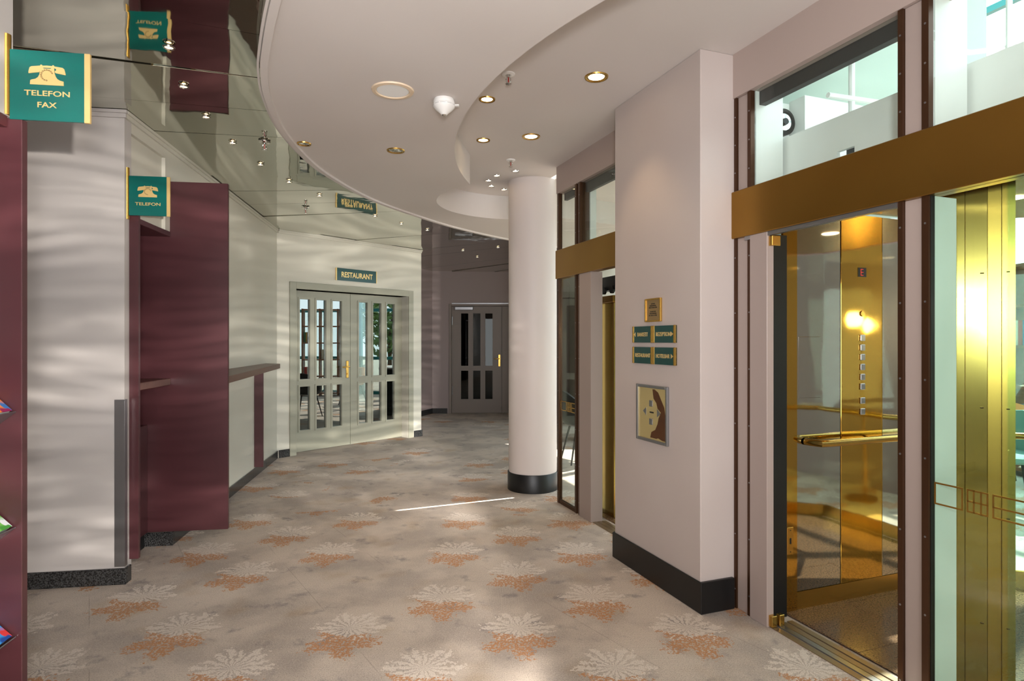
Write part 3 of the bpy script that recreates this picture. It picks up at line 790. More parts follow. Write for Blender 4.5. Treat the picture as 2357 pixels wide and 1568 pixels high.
wh = MB().lathe([(0.072,-0.02),(0.072,0.02),(0.055,0.024),(0.052,0.012),(0.02,0.012),(0.018,0.03),(0.0,0.03)], (-2.62,2.57,2.60), 32, 'x').build('guide_wheel', M_black, cb)
MB().lathe([(0.052,0.013),(0.046,0.018),(0.02,0.016)], (-2.62,2.57,2.60), 28, 'x', close=False).build('wheel_hub', M_chrome, cb)
MB().box(-2.69,-2.64,2.50,2.64,2.20,2.72).build('wheel_bracket', M_white, cb)
for pts, nm in (([(-2.30,2.55,2.97),(-2.27,3.05,2.97),(-2.23,3.50,2.97),(-2.0,3.78,2.97),(-1.3,3.92,2.97)], 'roof_rail'), ([(-2.30,2.55,2.63),(-2.27,3.05,2.63),(-2.23,3.50,2.63),(-2.0,3.78,2.63),(-1.3,3.92,2.63)], 'roof_rail')):
    MB().tube(pts, 0.014, 8).build(nm, M_white, cb)
for x, y, z in ((-2.30,2.71,2.97),(-2.235,3.45,2.97),(-2.11,3.62,3.9),(-1.72,3.84,3.25),(-1.3,3.92,2.97)):
    MB().tube([(x,y,2.15),(x,y,z)], 0.015, 8).build('roof_post', M_white, cb)
MB().tube([(-1.72,3.84,3.23),(-1.0,3.97,3.23)], 0.014, 8).build('roof_rail', M_white, cb)

# --- far entrance ----------------------------------------------------
e2 = thing('elevator_entrance', 'far elevator entrance beside the white column, with narrow glass sidelight and brass band', 'elevator entrance', EF, (-4.3, YF, 0))
post(e2, [('b',-4.795,-4.765,-0.004)], YF, 0, Z_B0, 0.03); post(e2, [('b',-4.795,-4.765,-0.004)], YF, Z_B1, Z_T, 0.03)
P2 = [('b',-4.456,-4.425,-0.004),('t',-4.425,-4.39,0.01),('b',-4.39,-4.362,-0.004),('t',-4.362,-4.164,-0.012)]
P2t = [('b',-4.456,-4.425,-0.004),('t',-4.425,-4.39,0.01),('b',-4.39,-4.362,-0.004)]
post(e2, P2, YF, 0, Z_B0, 0.09); post(e2, P2t, YF, Z_B1, Z_T, 0.08)
post(e2, [('t',-3.56,-3.46,0.0)], YF, 0, Z_B0, 0.09); post(e2, [('t',-3.56,-3.46,0.0)], YF, Z_B1, Z_T, 0.09)
MB().box(-4.80, -3.455, YF-0.02, YF+0.06, Z_B0, Z_B1, 0.003).build('brass_band', M_band, e2)
g2 = MB().box(-4.765, -4.456, YF+0.01, YF+0.018, 0.03, Z_B0).build('glass_pane', M_glass, e2)
MB().box(-4.795, -4.456, YF, YF+0.03, 0, 0.03).build('sill_strip', M_bronze, e2)
emblem(-4.755, -4.64, -4.625, -4.56, -4.462, YF+0.01, g2)
MB().box(-4.765, -4.456, YF+0.02, YF+0.028, Z_B1, Z_T).build('transom_pane', M_glass, e2)
MB().box(-4.362, -3.56, YF+0.02, YF+0.028, Z_B1, Z_T).build('transom_pane', M_glass, e2)
MB().box(-4.362, -3.56, YF+0.05, YF+0.08, 2.59, 2.668).box(-4.765, -4.456, YF+0.05, YF+0.08, 2.61, 2.668).build('lintel', M_dark, e2)
MB().box(-4.48, -4.44, YF+0.09, 2.36, 0, 2.668).box(-4.40, -4.366, YF+0.09, 2.36, Z_B1, 2.668).build('reveal', M_white, e2)
for i in range(3):
    MB().box(-4.164, -3.56, YF+0.004+i*0.04, YF+0.036+i*0.04, 0, 0.004).build('threshold_bar', M_sill, e2)
c2 = thing('elevator_cabin', 'brass door edge and black door gear of the far elevator seen past the pillar', 'elevator cabin', EF, (-4.2, 2.5, 0))
MB().box(-4.43, -4.19, 2.42, 2.45, 0.006, 1.70, 0.003).build('door_leaf', M_brass, c2)
MB().box(-4.45, -4.17, 2.40, 2.47, 1.70, 1.755, 0.003).build('leaf_cap', M_band, c2)
gear = MB().box(-4.45, -3.60, 2.42, 2.50, 1.80, 1.91)
for x in (-4.33, -4.20, -4.0): gear.lathe([(0.03,-0.02),(0.03,0.0)], (x,2.42,1.80), 16, 'y')
gear.build('door_gear', M_black, c2)
MB().box(-4.70, -3.45, 2.36, 3.7, 0.0, 0.005).build('cabin_floor', M_granfloor, c2)
MB().box(-4.30, -4.27, 2.45, 3.2, 0.3, 0.33).build('sill_rail', M_brass_s, c2)

# ================================================================== TELEPHONE WALL
bo = thing('phone_booth', 'maroon telephone booth with writing shelf and tall side wing, beyond the corner', 'phone booth', LF, (-0.1, 0.35, 0.0))
MB().box(-0.27, 0.05, 0.057, 0.083, 0.12, 2.135, 0.002).build('side_panel', M_maroon, bo)
MB().box(-0.284, 0.372, 0.643, 0.672, 0.10, 2.482, 0.002).build('wing_panel', M_maroon, bo)
MB().box(-0.282, -0.265, 0.086, 0.641, 0.10, 2.10).build('back_panel', M_maroon, bo)
MB().box(-0.264, 0.004, 0.086, 0.641, 2.105, 2.138, 0.002).build('top_shelf', M_maroon, bo)
MB().box(-0.264, 0.006, 0.086, 0.641, 1.098, 1.143, 0.003).build('writing_shelf', M_brownwood, bo)
MB().box(-0.264, -0.14, 0.086, 0.641, 0.10, 0.83, 0.002).build('lower_cabinet', M_maroon, bo)
MB().box(-0.283, -0.16, 0.086, 0.64, 0.0, 0.10).build('kick_board', M_black, bo)
# shelf along the wall
ws = thing('wall_counter', 'brown wall shelf on a maroon bracket left of the restaurant door', 'counter', LF, (0.1, 1.9, 0.0))
MB().prism([(0.001,0.675),(0.352,0.675),(0.18,3.11),(0.001,3.25)], 1.098, 1.148).build('counter_top', M_brownwood, ws)
MB().box(0.001, 0.088, 2.765, 2.79, 0.10, 1.098, 0.002).build('bracket_panel', M_maroon, ws)
MB().box(0.016, 0.30, 0.676, 0.70, 0.10, 1.098, 0.002).build('bracket_panel', M_maroon_d, ws)
# corner guard
tag(MB().box(-0.052, 0.0015, -0.0035, -0.0005, 0.10, 1.06).box(0.0005, 0.003, -0.003, 0.03, 0.10, 1.06).build('corner_guard', M_steel, frame=LF, base=(0,0,0.1)), 'grey metal corner guard strip on the white wall beside the booth', 'corner guard')

# --- signs ------------------------------------------------------------
def phone_icon(cx, cz, s, y, root, m):
    P = [(400,665),(403,640),(415,592),(440,578),(556,571),(562,556),(580,558),(584,572),(650,572),(716,580),(722,566),(740,570),(744,584),(858,608),(880,628),(898,700),(898,718),(762,684),(752,668),(757,652),(774,640),(766,622),(742,612),
         (750,688),(764,735),(786,772),(822,796),(870,812),(872,875),(420,842),(424,784),(442,773),(492,764),(526,740),(546,700),(554,640),(548,662),(540,668),(402,680)]
    k = s/500.0
    poly = [(cx+(p[0]-648)*k, cz-(p[1]-715-(p[0]-648)*0.075)*k) for p in P]
    bm = bmesh.new()
    f = bm.faces.new([bm.verts.new((p[0], y, p[1])) for p in poly])
    r = bmesh.ops.extrude_face_region(bm, geom=[f])
    for v in r['geom']:
        if isinstance(v, bmesh.types.BMVert): v.co.y += 0.002
    bmesh.ops.triangulate(bm, faces=[x for x in bm.faces if len(x.verts) > 4])
    bm.verts.index_update()
    mb = MB().add([v.co[:] for v in bm.verts], [[v.index for v in q.verts] for q in bm.faces]); bm.free()
    ic = mb.build('phone_symbol', m, root)
    rg = MB()
    for i in range(12):
        a = R(25+i*22); c = (cx+0.155*s*math.cos(a)*1.0, y-0.0004, cz+0.0*s+0.155*s*math.sin(a))
        rg.lathe([(0.022*s,-0.0004),(0.022*s,0.0),(0.013*s,0.0),(0.013*s,-0.0004)], c, 10, 'y', close=False)
    rg.build('dial_ring', M_bronze, ic)
    so = MB().add([(cx-0.115*s, y-0.0003, cz+0.218*s),(cx+0.125*s, y-0.0003, cz+0.218*s),(cx+0.09*s, y-0.0003, cz+0.196*s),(cx-0.08*s, y-0.0003, cz+0.196*s)], [(0,1,2,3)])
    so.build('cradle_gap', M_green, ic)
def flag_sign(f, y, w, label, lines, sgn):
    t = thing('telephone_sign', label, 'sign', f, (0.0, y, 2.13))
    bar = []
    MB().lathe([(0.013,0.0),(0.013,0.265 if f is UF else 0.30),(0.0,0.267 if f is UF else 0.302)], (-0.002,y,2.142 if f is UF else 2.105), 16).build('mounting_bar', M_brass_s, t)
    MB().box(0.010, w-0.018, y-0.004, y+0.004, 2.128, 2.358).build('board', M_green, t)
    MB().box(w-0.018, w, y-0.0055, y+0.0055, 2.126, 2.358, 0.001).build('end_strip', M_gold, t)
    c = 0.010+(w-0.018-0.010)/2
    phone_icon(c, 2.278 if len(lines) > 1 else 2.268, 0.112, y-0.0058, t, M_gold)
    h = 0.018
    for tx, ww, z in lines:
        text_mb(tx, c-ww/2, c+ww/2, z-h/2, z+h/2, y-0.0055, 0.0015, bold=0.012).build('lettering', M_gold, t)
flag_sign(UF, -0.03, 0.252, 'larger green TELEFON FAX flag sign with gold telephone, over the brochure rack', [('TELEFON',0.137,2.218),('FAX',0.058,2.180)], 0)
flag_sign(LF, 0.035, 0.232, 'smaller green TELEFON flag sign with gold telephone, above the maroon booth', [('TELEFON',0.137,2.196)], 0)
rs = thing('restaurant_sign', 'green RESTAURANT sign with gold ends on the wall over the double door', 'sign', RF, (1.1, 0, 2.18))
MB().box(0.806, 1.418, -0.016, -0.0005, 2.178, 2.338).build('board', M_dgreen, rs)
MB().box(0.794, 0.806, -0.018, -0.0005, 2.178, 2.338).build('end_strip', M_gold, rs)
MB().box(1.418, 1.431, -0.018, -0.0005, 2.178, 2.338).build('end_strip', M_gold, rs)
text_mb('RESTAURANT', 0.875, 1.360, 2.222, 2.293, -0.0175, 0.0015, bold=0.02).build('lettering', M_gold, rs)

# pillar signs (x to the right, y into the pillar, front face at y = 2.0)
def dir_sign(u0, u1, z0, z1, txt, tx0, tx1, arrow, label):
    x0, x1 = -u0, -u1
    t = thing('direction_sign', label, 'sign', EF, ((x0+x1)/2, 2.0, z0))
    MB().box(x0, x1, 1.990, 1.9995, z0, z1).build('board', M_dgreen, t)
    for a, b_ in ((x0, x0+0.014), (x1-0.018, x1)):
        MB().box(a, b_, 1.9875, 1.9995, z0-0.001, z1+0.001, 0.001).build('end_strip', M_brass_s, t)
    zc = (z0+z1)/2; h = 0.0115
    text_mb(txt, -tx0, -tx1, zc-h, zc+h, 1.9885, 0.0015, bold=0.01).build('lettering', M_gold, t)
    if arrow == 'l':
        MB().plate([(x0+0.016,zc),(x0+0.032,zc+0.013),(x0+0.032,zc-0.013)], 1.9885, 1.99).build('arrow', M_gold, t)
    if arrow == 'r':
        MB().plate([(x1-0.020,zc),(x1-0.042,zc+0.013),(x1-0.042,zc-0.013)], 1.9885, 1.99).build('arrow', M_gold, t)
dir_sign(3.220, 3.005, 1.388, 1.484, 'BANKETT', 3.165, 3.055, 'l', 'dark green BANKETT sign with left arrow, upper left of four on the pillar')
dir_sign(3.002, 2.785, 1.388, 1.484, 'REZEPTION', 2.970, 2.832, 'r', 'dark green REZEPTION sign with right arrow, upper right of four on the pillar')
dir_sign(3.220, 3.005, 1.264, 1.361, 'RESTAURANT', 3.190, 3.030, '', 'dark green RESTAURANT sign without arrow, lower left of four on the pillar')
dir_sign(3.002, 2.785, 1.264, 1.361, 'HOTELBAR', 2.970, 2.838, 'r', 'dark green HOTELBAR sign with right arrow, lower right of four on the pillar')
fn = thing('fire_notice', 'small gold framed notice plate, topmost on the pillar', 'notice', EF, (-3.0, 2.0, 1.51))
MB().box(-3.072, -2.936, 1.992, 1.9995, 1.516, 1.636).build('plate', M_plate, fn)
MB().box(-3.084,-3.072,1.986,1.9995,1.508,1.643,0.002).box(-2.936,-2.922,1.986,1.9995,1.508,1.643,0.002).box(-3.072,-2.936,1.986,1.9995,1.508,1.516).box(-3.072,-2.936,1.986,1.9995,1.635,1.643).build('frame', M_brass_s, fn)
for tx, w, z in (('ACHTUNG',0.040,1.612),('IM BRANDFALL',0.066,1.601),('NICHT BENUTZEN',0.080,1.590),('DO NOT USE',0.056,1.567),('THE ELEVATOR',0.070,1.556),('IN CASE OF FIRE',0.080,1.545)):
    text_mb(tx, -3.004-w/2, -3.004+w/2, z-0.0035, z+0.0035, 1.9912, 0.0008, bold=0.02).build('lettering', M_black, fn)
cp = thing('call_panel', 'worn brass elevator call panel with two buttons in a grey frame', 'call panel', EF, (-3.0, 2.0, 0.81))
PX0, PX1, PZ0, PZ1 = -3.172, -2.856, 0.811, 1.141
fr = MB(); w = 0.017
fr.box(PX0,PX0+w,1.984,1.9995,PZ0,PZ1,0.002).box(PX1-w,PX1,1.984,1.9995,PZ0,PZ1,0.002).box(PX0+w,PX1-w,1.984,1.9995,PZ0,PZ0+w,0.002).box(PX0+w,PX1-w,1.984,1.9995,PZ1-w,PZ1,0.002)
fr.build('frame', M_steel, cp)
MB().box(PX0+w, PX1-w, 1.992, 1.9995, PZ0+w, PZ1-w).build('plate', M_peel, cp)
W_, H_ = PX1-PX0-2*w, PZ1-PZ0-2*w
def pp(a, b_): return (PX0+w+a*W_, PZ0+w+b_*H_)
MB().plate([pp(*q) for q in ((0.52,0.98),(0.60,0.98),(0.72,0.93),(0.82,0.80),(0.93,0.66),(0.97,0.50),(0.99,0.38),(0.99,0.02),(0.86,0.02),(0.72,0.05),(0.66,0.03),(0.44,0.03),(0.48,0.14),(0.62,0.20),(0.70,0.32),(0.74,0.44),(0.82,0.55),(0.70,0.62),(0.66,0.72),(0.56,0.80),(0.54,0.88))], 1.9912, 1.992).build('worn_patch', M_rust, cp)
for zz in (0.70, 0.345):
    a, b_ = pp(0.48, zz); b1 = MB().box(a-0.017, a+0.017, 1.986, 1.992, b_-0.018, b_+0.018, 0.002).build('button', M_steel, cp)
a, b_ = pp(0.24, 0.53); MB().plate([(a-0.02,b_),(a+0.016,b_+0.024),(a+0.016,b_-0.024)], 1.9905, 1.992).build('arrow', M_steel, cp)
a, b_ = pp(0.74, 0.53); MB().plate([(a+0.02,b_),(a-0.016,b_+0.024),(a-0.016,b_-0.024)], 1.9905, 1.991).build('arrow', M_steel, cp)
a, b_ = pp(0.49, 0.525); MB().box(a-0.02, a+0.02, 1.991, 1.992, b_-0.004, b_+0.004).build('keyslot', M_black, cp)

# --- brochure rack at the left edge ------------------------------------
bk = thing('brochure_rack', 'maroon brochure rack with grey trays at the left edge', 'rack', UF, (0.0, -0.4, 0.0))
MB().box(-0.29, 0.045, -0.032, -0.002, 0.0, 2.132, 0.002).build('side_panel', M_maroon, bk)
MB().box(-0.298, -0.28, -0.895, -0.034, 0.0, 2.10).build('back_panel', M_maroon, bk)
MB().box(-0.28, 0.004, -0.895, -0.034, 2.10, 2.137, 0.002).build('top_shelf', M_maroon_d, bk)
def sheet(poly, y0, y1, t=0.003):
    """bent sheet: polyline in x,z swept along y, with thickness"""
    mb = MB()
    for (a, b_) in zip(poly[:-1], poly[1:]):
        d = (Vector(b_)-Vector(a)).normalized(); n = Vector((-d.y, d.x))*t
        q = [a, b_, (b_[0]+n.x, b_[1]+n.y), (a[0]+n.x, a[1]+n.y)]
        mb.plate(q, y0, y1)
    return mb
COVERS = [('red_purple', (150,40,90), (240,140,60), (60,120,190)), ('green', (70,150,60), (120,190,90), (240,244,248)), ('blue', (20,70,150), (60,150,220), (220,60,60))]
cov = []
for nm, c1, c2, c3 in COVERS:
    m = mat('cover_'+nm, lin(*c1), 0.25)
    nt = m.node_tree; b = NB(nt); tc = b.n('ShaderNodeTexCoord'); p = nt.nodes['Principled BSDF']
    f1 = b.step(b.noise(tc.outputs['Object'], 14.0, 1.0), 0.46, 0.54); f2 = b.step(b.noise(tc.outputs['Object'], 23.0, 1.0), 0.54, 0.60)
    nt.links.new(b.mix(f2, b.mix(f1, lin(*c1), lin(*c2)), lin(*c3)), p.inputs['Base Color'])
    cov.append(m)
M_paper = mat('page_block', lin(232, 230, 224), 0.6)
ROWS = ((1.165, 'colourful brochure with red and blue cover, in the upper tray of the rack'), (0.785, 'green and white brochure in the middle tray of the rack'), (0.425, 'blue brochure in the lowest tray of the rack'))
for (z, lab), cm in zip(ROWS, cov):
    sheet([(-0.262, z+0.195), (-0.024, z-0.043), (0.030, z)], -0.85, -0.034).build('tray', M_steel, bk)
    t = thing('brochure', lab, 'brochure', UF, (-0.05, -0.16, z), 'brochures in the rack')
    # booklet lying against the back of the tray
    def tilt(mb, x0, x1, y0, y1, h0, h1):
        d = Vector((-0.707, 0.707)); n = Vector((0.707, 0.707)); o = Vector((-0.006, z-0.020))
        vs = []
        for h in (h0, h1):
            for a, y in ((x0,y0),(x1,y0),(x1,y1),(x0,y1)):
                p = o + d*a + n*h; vs.append((p.x, y, p.y))
        return mb.add(vs, [(0,3,2,1),(4,5,6,7),(0,1,5,4),(1,2,6,5),(2,3,7,6),(3,0,4,7)])
    tilt(MB(), 0.002, 0.210, -0.20, -0.040, 0.006, 0.034).build('pages', M_paper, t)
    tilt(MB(), 0.000, 0.212, -0.202, -0.038, 0.034, 0.037).build('cover', cm, t)

# ================================================================== CEILING FITTINGS
def downlight(name, label, loc, r, ringm, lit, group, power=0.0, bulb=None):
    t = thing(name, label, 'ceiling light', WF, loc, group)
    x, y, z = loc
    MB().lathe([(r*0.72,-0.002),(r*0.80,-0.006),(r*0.96,-0.006),(r*1.0,0.0),(r*0.72,0.0)], (x,y,z), 32, close=False).build('trim_ring', ringm, t)
    MB().lathe([(r*0.74,-0.002),(r*0.62,-0.0005),(r*0.4,-0.0002)], (x,y,z), 28, close=False).build('reflector', M_chrome, t)
    if lit:
        MB().lathe([(0.0,-0.0035),(r*0.45,-0.003),(r*0.68,-0.001)], (x,y,z), 24, close=False).build('lamp', bulb or M_bulb, t)
    else:
        MB().lathe([(0.0,-0.004),(r*0.3,-0.0035),(r*0.62,-0.0012)], (x,y,z), 24, close=False).build('lamp', M_chrome, t)
    if power:
        d = bpy.data.lights.new('downlight_beam', 'SPOT'); d.energy = power; d.color = (1.0, 0.72, 0.42); d.spot_size = R(85); d.spot_blend = 0.6; d.shadow_soft_size = r*0.6
        o = bpy.data.objects.new('downlight_beam', d); COL.objects.link(o); o.parent = t; o.location = (0,0,-0.02)
    return t
for (x, y), r, lab, pw in (((0.48,3.46),0.068,'large lit brass-ringed downlight in front of the pillar top',14), ((0.14,4.47),0.068,'large lit brass-ringed downlight above the gap between column and pillar',14),
                       ((-0.155,3.78),0.052,'lit brass downlight tucked against the curved ceiling step',8), ((-0.215,4.55),0.052,'lit brass downlight beside the cusp of the curved ceiling step',8)):
    downlight('downlight', lab, (x,y,Z_HI), r, M_brass_s, True, 'brass downlights in the raised ceiling', pw)
for (x, y), lab in (((0.03,5.38),'small lit spotlight nearest the column top'), ((-0.14,5.53),'small lit spotlight first in the cluster left of the column'), ((-0.22,5.70),'small lit spotlight leftmost of the cluster by the column'),
               ((-0.20,5.90),'small lit spotlight second from the back in the cluster'), ((-0.08,6.04),'small lit spotlight at the back of the cluster')):
    downlight('spotlight', lab, (x,y,Z_HI), 0.034, M_chrome, True, 'small spotlights in the round ceiling bay', 3 if x == -0.20 else 0)
downlight('downlight', 'unlit brass-ringed downlight near the rim of the lowered ceiling', (-1.33,3.89,Z_SOF), 0.045, M_brass_s, False, 'downlights in the lowered ceiling')
downlight('downlight', 'unlit chrome downlight in the middle of the lowered ceiling', (-0.77,4.03,Z_SOF), 0.060, M_brass_s, False, 'downlights in the lowered ceiling')
ml = [(-1.54,2.73),(-1.70,3.15),(-1.80,3.58),(-1.86,4.05),(-1.88,4.55),(-1.85,5.05),(-1.75,5.53),(-1.45,6.44),(-1.25,6.87),(-1.01,7.25)]
names = ['first','second','third','fourth','fifth','sixth','seventh','eighth','ninth','tenth']
for i, (x, y) in enumerate(ml):
    downlight('mirror_spotlight', 'small lit spotlight in the mirror ceiling, %s from the camera in its curved row' % names[i], (x,y,Z_MIR-0.008), 0.026, M_chrome, True, 'spotlights in the mirror ceiling', 0.0, M_bulb_s)
for i, (x, y) in enumerate(((-0.72,8.9),(-0.55,9.6),(-0.2,8.6))):
    downlight('mirror_spotlight', 'small lit spotlight in the dark corridor mirror ceiling, %s of three' % ('leftmost','middle','rightmost')[i], (x,y,Z_MIR-0.008), 0.026, M_chrome, True, 'spotlights in the mirror ceiling', 0.0, M_bulb_s)
def sprinkler(loc, label, plate_m):
    x, y, z = loc
    t = thing('sprinkler', label, 'sprinkler', WF, loc, 'ceiling sprinklers')
    MB().lathe([(0.038,0.0),(0.036,-0.006),(0.018,-0.010),(0.014,0.0)], loc, 24, close=False).build('escutcheon', plate_m, t)
    MB().lathe([(0.010,0.0),(0.010,-0.020),(0.007,-0.022)], loc, 12).build('nipple', M_chrome, t)
    fr = MB()
    for s in (-1, 1): fr.tube([(x+s*0.007,y,z-0.018),(x+s*0.013,y,z-0.030),(x+s*0.012,y,z-0.044),(x+s*0.004,y,z-0.055)], 0.0028, 6)
    fr.build('yoke', M_chrome, t)
    MB().tube([(x,y,z-0.022),(x,y,z-0.050)], 0.0035, 8).build('bulb', M_red, t)
    d = MB().lathe([(0.0,-0.058),(0.016,-0.058),(0.016,-0.055),(0.0,-0.054)], loc, 12)
    for k in range(8):
        a = 2*math.pi*k/8; d.box(x+0.017*math.cos(a)-0.002, x+0.017*math.cos(a)+0.002, y+0.017*math.sin(a)-0.002, y+0.017*math.sin(a)+0.002, z-0.058, z-0.055)
    d.build('deflector', M_chrome, t)
sprinkler((-0.02,3.42,Z_HI), 'sprinkler head with white plate beside the curved ceiling step', M_plastic)
sprinkler((-0.01,5.05,Z_HI), 'sprinkler head with white plate in front of the column', M_plastic)
sprinkler((-1.64,4.03,Z_MIR-0.006), 'sprinkler head in the mirror ceiling, nearer one', M_chrome)
sprinkler((-2.05,6.04,Z_MIR-0.006), 'sprinkler head in the mirror ceiling, farther one toward the restaurant', M_chrome)
# loudspeaker
sp = thing('ceiling_speaker', 'round flat ceiling loudspeaker with cream ring and white grille', 'speaker', WF, (-0.60,3.06,Z_SOF))
MB().lathe([(0.106,0.0),(0.103,-0.007),(0.085,-0.009),(0.080,-0.004)], (-0.60,3.06,Z_SOF), 48, close=False).build('ring', mat('cream_ring', lin(226, 204, 176), 0.45), sp)
MB().lathe([(0.0,-0.0055),(0.078,-0.005),(0.081,-0.001)], (-0.60,3.06,Z_SOF), 48, close=False).build('grille', mat('perforated_white', lin(244, 244, 242), 0.6, bump=(600, 0.6, 0.002, ONE)), sp)
# smoke detector
sd = thing('smoke_detector', 'white smoke detector with dark slots on the lowered ceiling', 'smoke detector', WF, (-0.355,3.18,Z_SOF))
c = (-0.355,3.18,Z_SOF)
MB().lathe([(0.0,0.0),(0.052,0.0),(0.056,-0.012),(0.055,-0.020),(0.052,-0.024),(0.058,-0.028),(0.056,-0.040),(0.042,-0.056),(0.022,-0.072),(0.016,-0.080),(0.0,-0.082)], c, 40, close=False).build('housing', M_plastic, sd)
sl = MB()
for ring, (rr, z0, z1) in enumerate(((0.0575,-0.0325,-0.036),(0.0525,-0.042,-0.0455))):
    for k in range(10):
        a0, a1 = R(k*36+4), R(k*36+32); n = 5; vs = []
        for i in range(n+1):
            a = a0+(a1-a0)*i/n
            vs += [(c[0]+rr*math.cos(a), c[1]+rr*math.sin(a), c[2]+z0), (c[0]+(rr-0.0018)*math.cos(a), c[1]+(rr-0.0018)*math.sin(a), c[2]+z1)]
        sl.add(vs, [(2*i,2*i+2,2*i+3,2*i+1) for i in range(n)])
sl.build('vent_slot', M_black, sd)
MB().lathe([(0.0,-0.088),(0.008,-0.086),(0.012,-0.080)], c, 16, close=False).build('sensor_tip', M_chrome, sd)
MB().box(c[0]+0.055, c[0]+0.078, c[1]-0.012, c[1]+0.012, c[2]-0.036, c[2]-0.028, 0.002).build('status_tab', M_plastic, sd)

# ================================================================== COURT ON THE RIGHT
# glazed front (EF y = 8) with teal steel, sloping glass roof
fcd = sroot('window_1', EF, (-4, 8, 0))
for x in range(-13, 7):
    MB().box(x-0.04, x+0.04, 7.95, 8.05, 0, 3.0).build('mullion', M_teal, fcd)
for z in (0.0, 0.9, 2.15, 2.95):
    MB().box(-13, 6, 7.96, 8.04, z, z+0.08).build('rail', M_teal, fcd)
for x in range(-13, 6):
    MB().box(x+0.04, x+0.96, 7.995, 8.003, 0.98, 2.15).build('pane', M_glass, fcd)
    MB().box(x+0.04, x+0.96, 7.995, 8.003, 0.08, 0.90).build('pane', M_glass, fcd)
rf = sroot('window_2', EF, (-4, 6, 3))
for i, x in enumerate([-13+1.35*i for i in range(15)]):
    MB().add([(x-0.06,8.0,2.96),(x+0.06,8.0,2.96),(x+0.06,8.0,3.14),(x-0.06,8.0,3.14),(x+1.1-0.06,4.5,5.9),(x+1.1+0.06,4.5,5.9),(x+1.1+0.06,4.5,6.08),(x+1.1-0.06,4.5,6.08)],
             [(0,3,2,1),(4,5,6,7),(0,1,5,4),(1,2,6,5),(2,3,7,6),(3,0,4,7)]).build('rafter', M_teal, rf)
for k in range(7):
    t = k/6; y = 8-3.5*t; z = 3.05+2.95*t
    MB().box(-13, 6, y-0.03, y+0.03, z-0.03, z+0.03).build('purlin', M_teal, rf)
struct(MB().box(-40, 40, -40, 60, -0.4, -0.13).build('ground', M_gravel))
# trees outside
def tree(loc, h, r, label, seed):
    rnd = random.Random(seed)
    t = thing('tree', label, 'tree', WF, loc, 'trees outside the windows')
    MB().tube([loc, (loc[0]+0.05,loc[1],loc[2]+h*0.35), (loc[0],loc[1]+0.1,loc[2]+h*0.7)], [0.13,0.1,0.04], 8).build('trunk', M_bark, t)
    mb = MB()
    for i in range(900):
        while True:
            d = Vector((rnd.uniform(-1,1), rnd.uniform(-1,1), rnd.uniform(-1,1)))
            if d.length < 1: break
        p = Vector(loc)+Vector((d.x*r, d.y*r, h*0.62+d.z*h*0.38)); s = rnd.uniform(0.09,0.2)
        a = Vector((rnd.uniform(-1,1),rnd.uniform(-1,1),rnd.uniform(-1,1))).normalized(); b_ = a.orthogonal().normalized()
        mb.add([p-a*s, p+b_*s*0.5, p+a*s, p-b_*s*0.5], [(0,1,2,3)])
    f = mb.build('foliage', M_leaf, t); f['kind'] = 'stuff'
tree((11.5,11.0,-0.13), 4.2, 1.5, 'leafy tree outside the glazed court, left one in the door pane reflection', 1)
tree((13.0,7.8,-0.13), 3.6, 1.3, 'leafy tree outside the glazed court, right one in the door pane reflection', 2)
# parasol
pr = thing('parasol', 'faded red parasol outside the court window', 'parasol', EF, (-6.4, 10.0, -0.13))
MB().tube([(-6.4,10.0,-0.13),(-6.4,10.0,2.5)], 0.03, 8).build('pole', M_white, pr)
MB().lathe([(0.0,2.65),(0.7,2.35),(1.25,2.0),(1.25,1.8),(1.23,2.0),(0.0,2.6)], (-6.4,10.0,-0.13), 8).build('canopy', M_pink, pr)

# chairs of the lobby
def shell_chair(label, loc, rz, seat_m, leg_m, group):
    t = thing('lounge_chair', label, 'chair', WF, loc, group)
    x0, y0, z0 = loc
    t.rotation_euler = (0,0,rz)
    def P(x, y, z): return (x0+x, y0+y, z0+z)
    # upholstered bucket: swept profile round the back
    vs = []; fs = []; n = 20; prof = [(0.10,0.43),(0.22,0.43),(0.255,0.47),(0.265,0.56),(0.27,0.0),(0.235,0.0),(0.225,0.56),(0.215,0.49),(0.10,0.475)]
    for i in range(n+1):
        a = R(-40+260*i/n); hk = 0.5+0.5*math.sin(a) if math.sin(a) > 0 else 0.5+0.5*math.sin(a)
        top = 0.60+0.22*max(0.0, math.sin(a))
        for (r, h) in prof:
            hh = h if h > 0 else top
            vs.append(P(r*math.cos(a), r*math.sin(a)*0.95, hh))
    m_ = len(prof)
    for i in range(n):
        for k in range(m_): fs.append((i*m_+k, (i+1)*m_+k, (i+1)*m_+(k+1)%m_, i*m_+(k+1)%m_))
    fs += [tuple(range(m_)), tuple(range((n+1)*m_-1, n*m_-1, -1))]
    mb = MB().add(vs, fs); mb.sm = True; mb.build('backrest', seat_m, t)
    MB().lathe([(0.0,0.425),(0.20,0.425),(0.235,0.445),(0.235,0.475),(0.20,0.492),(0.0,0.497)], loc, 28).build('seat', seat_m, t)
    for sx in (-1, 1):
        for sy in (-1, 1):
            MB().tube([P(sx*0.13,sy*0.12,0.43), P(sx*0.22,sy*0.21,0.0)], [0.014,0.009], 8).build('leg', leg_m, t)
    return t
shell_chair('sage bucket chair on black legs seen through the green cabin glass', (4.05,4.95,0), R(-60), M_sage, M_black, 'lobby chairs')
shell_chair('tan bucket chair behind the sage one, seen through the green glass', (4.75,5.95,0), R(160), M_tan, M_black, 'lobby chairs')
shell_chair('black bucket chair seen through the far elevator sidelight', (0.83,7.05,0), R(100), M_cloth_d, M_black, 'lobby chairs')
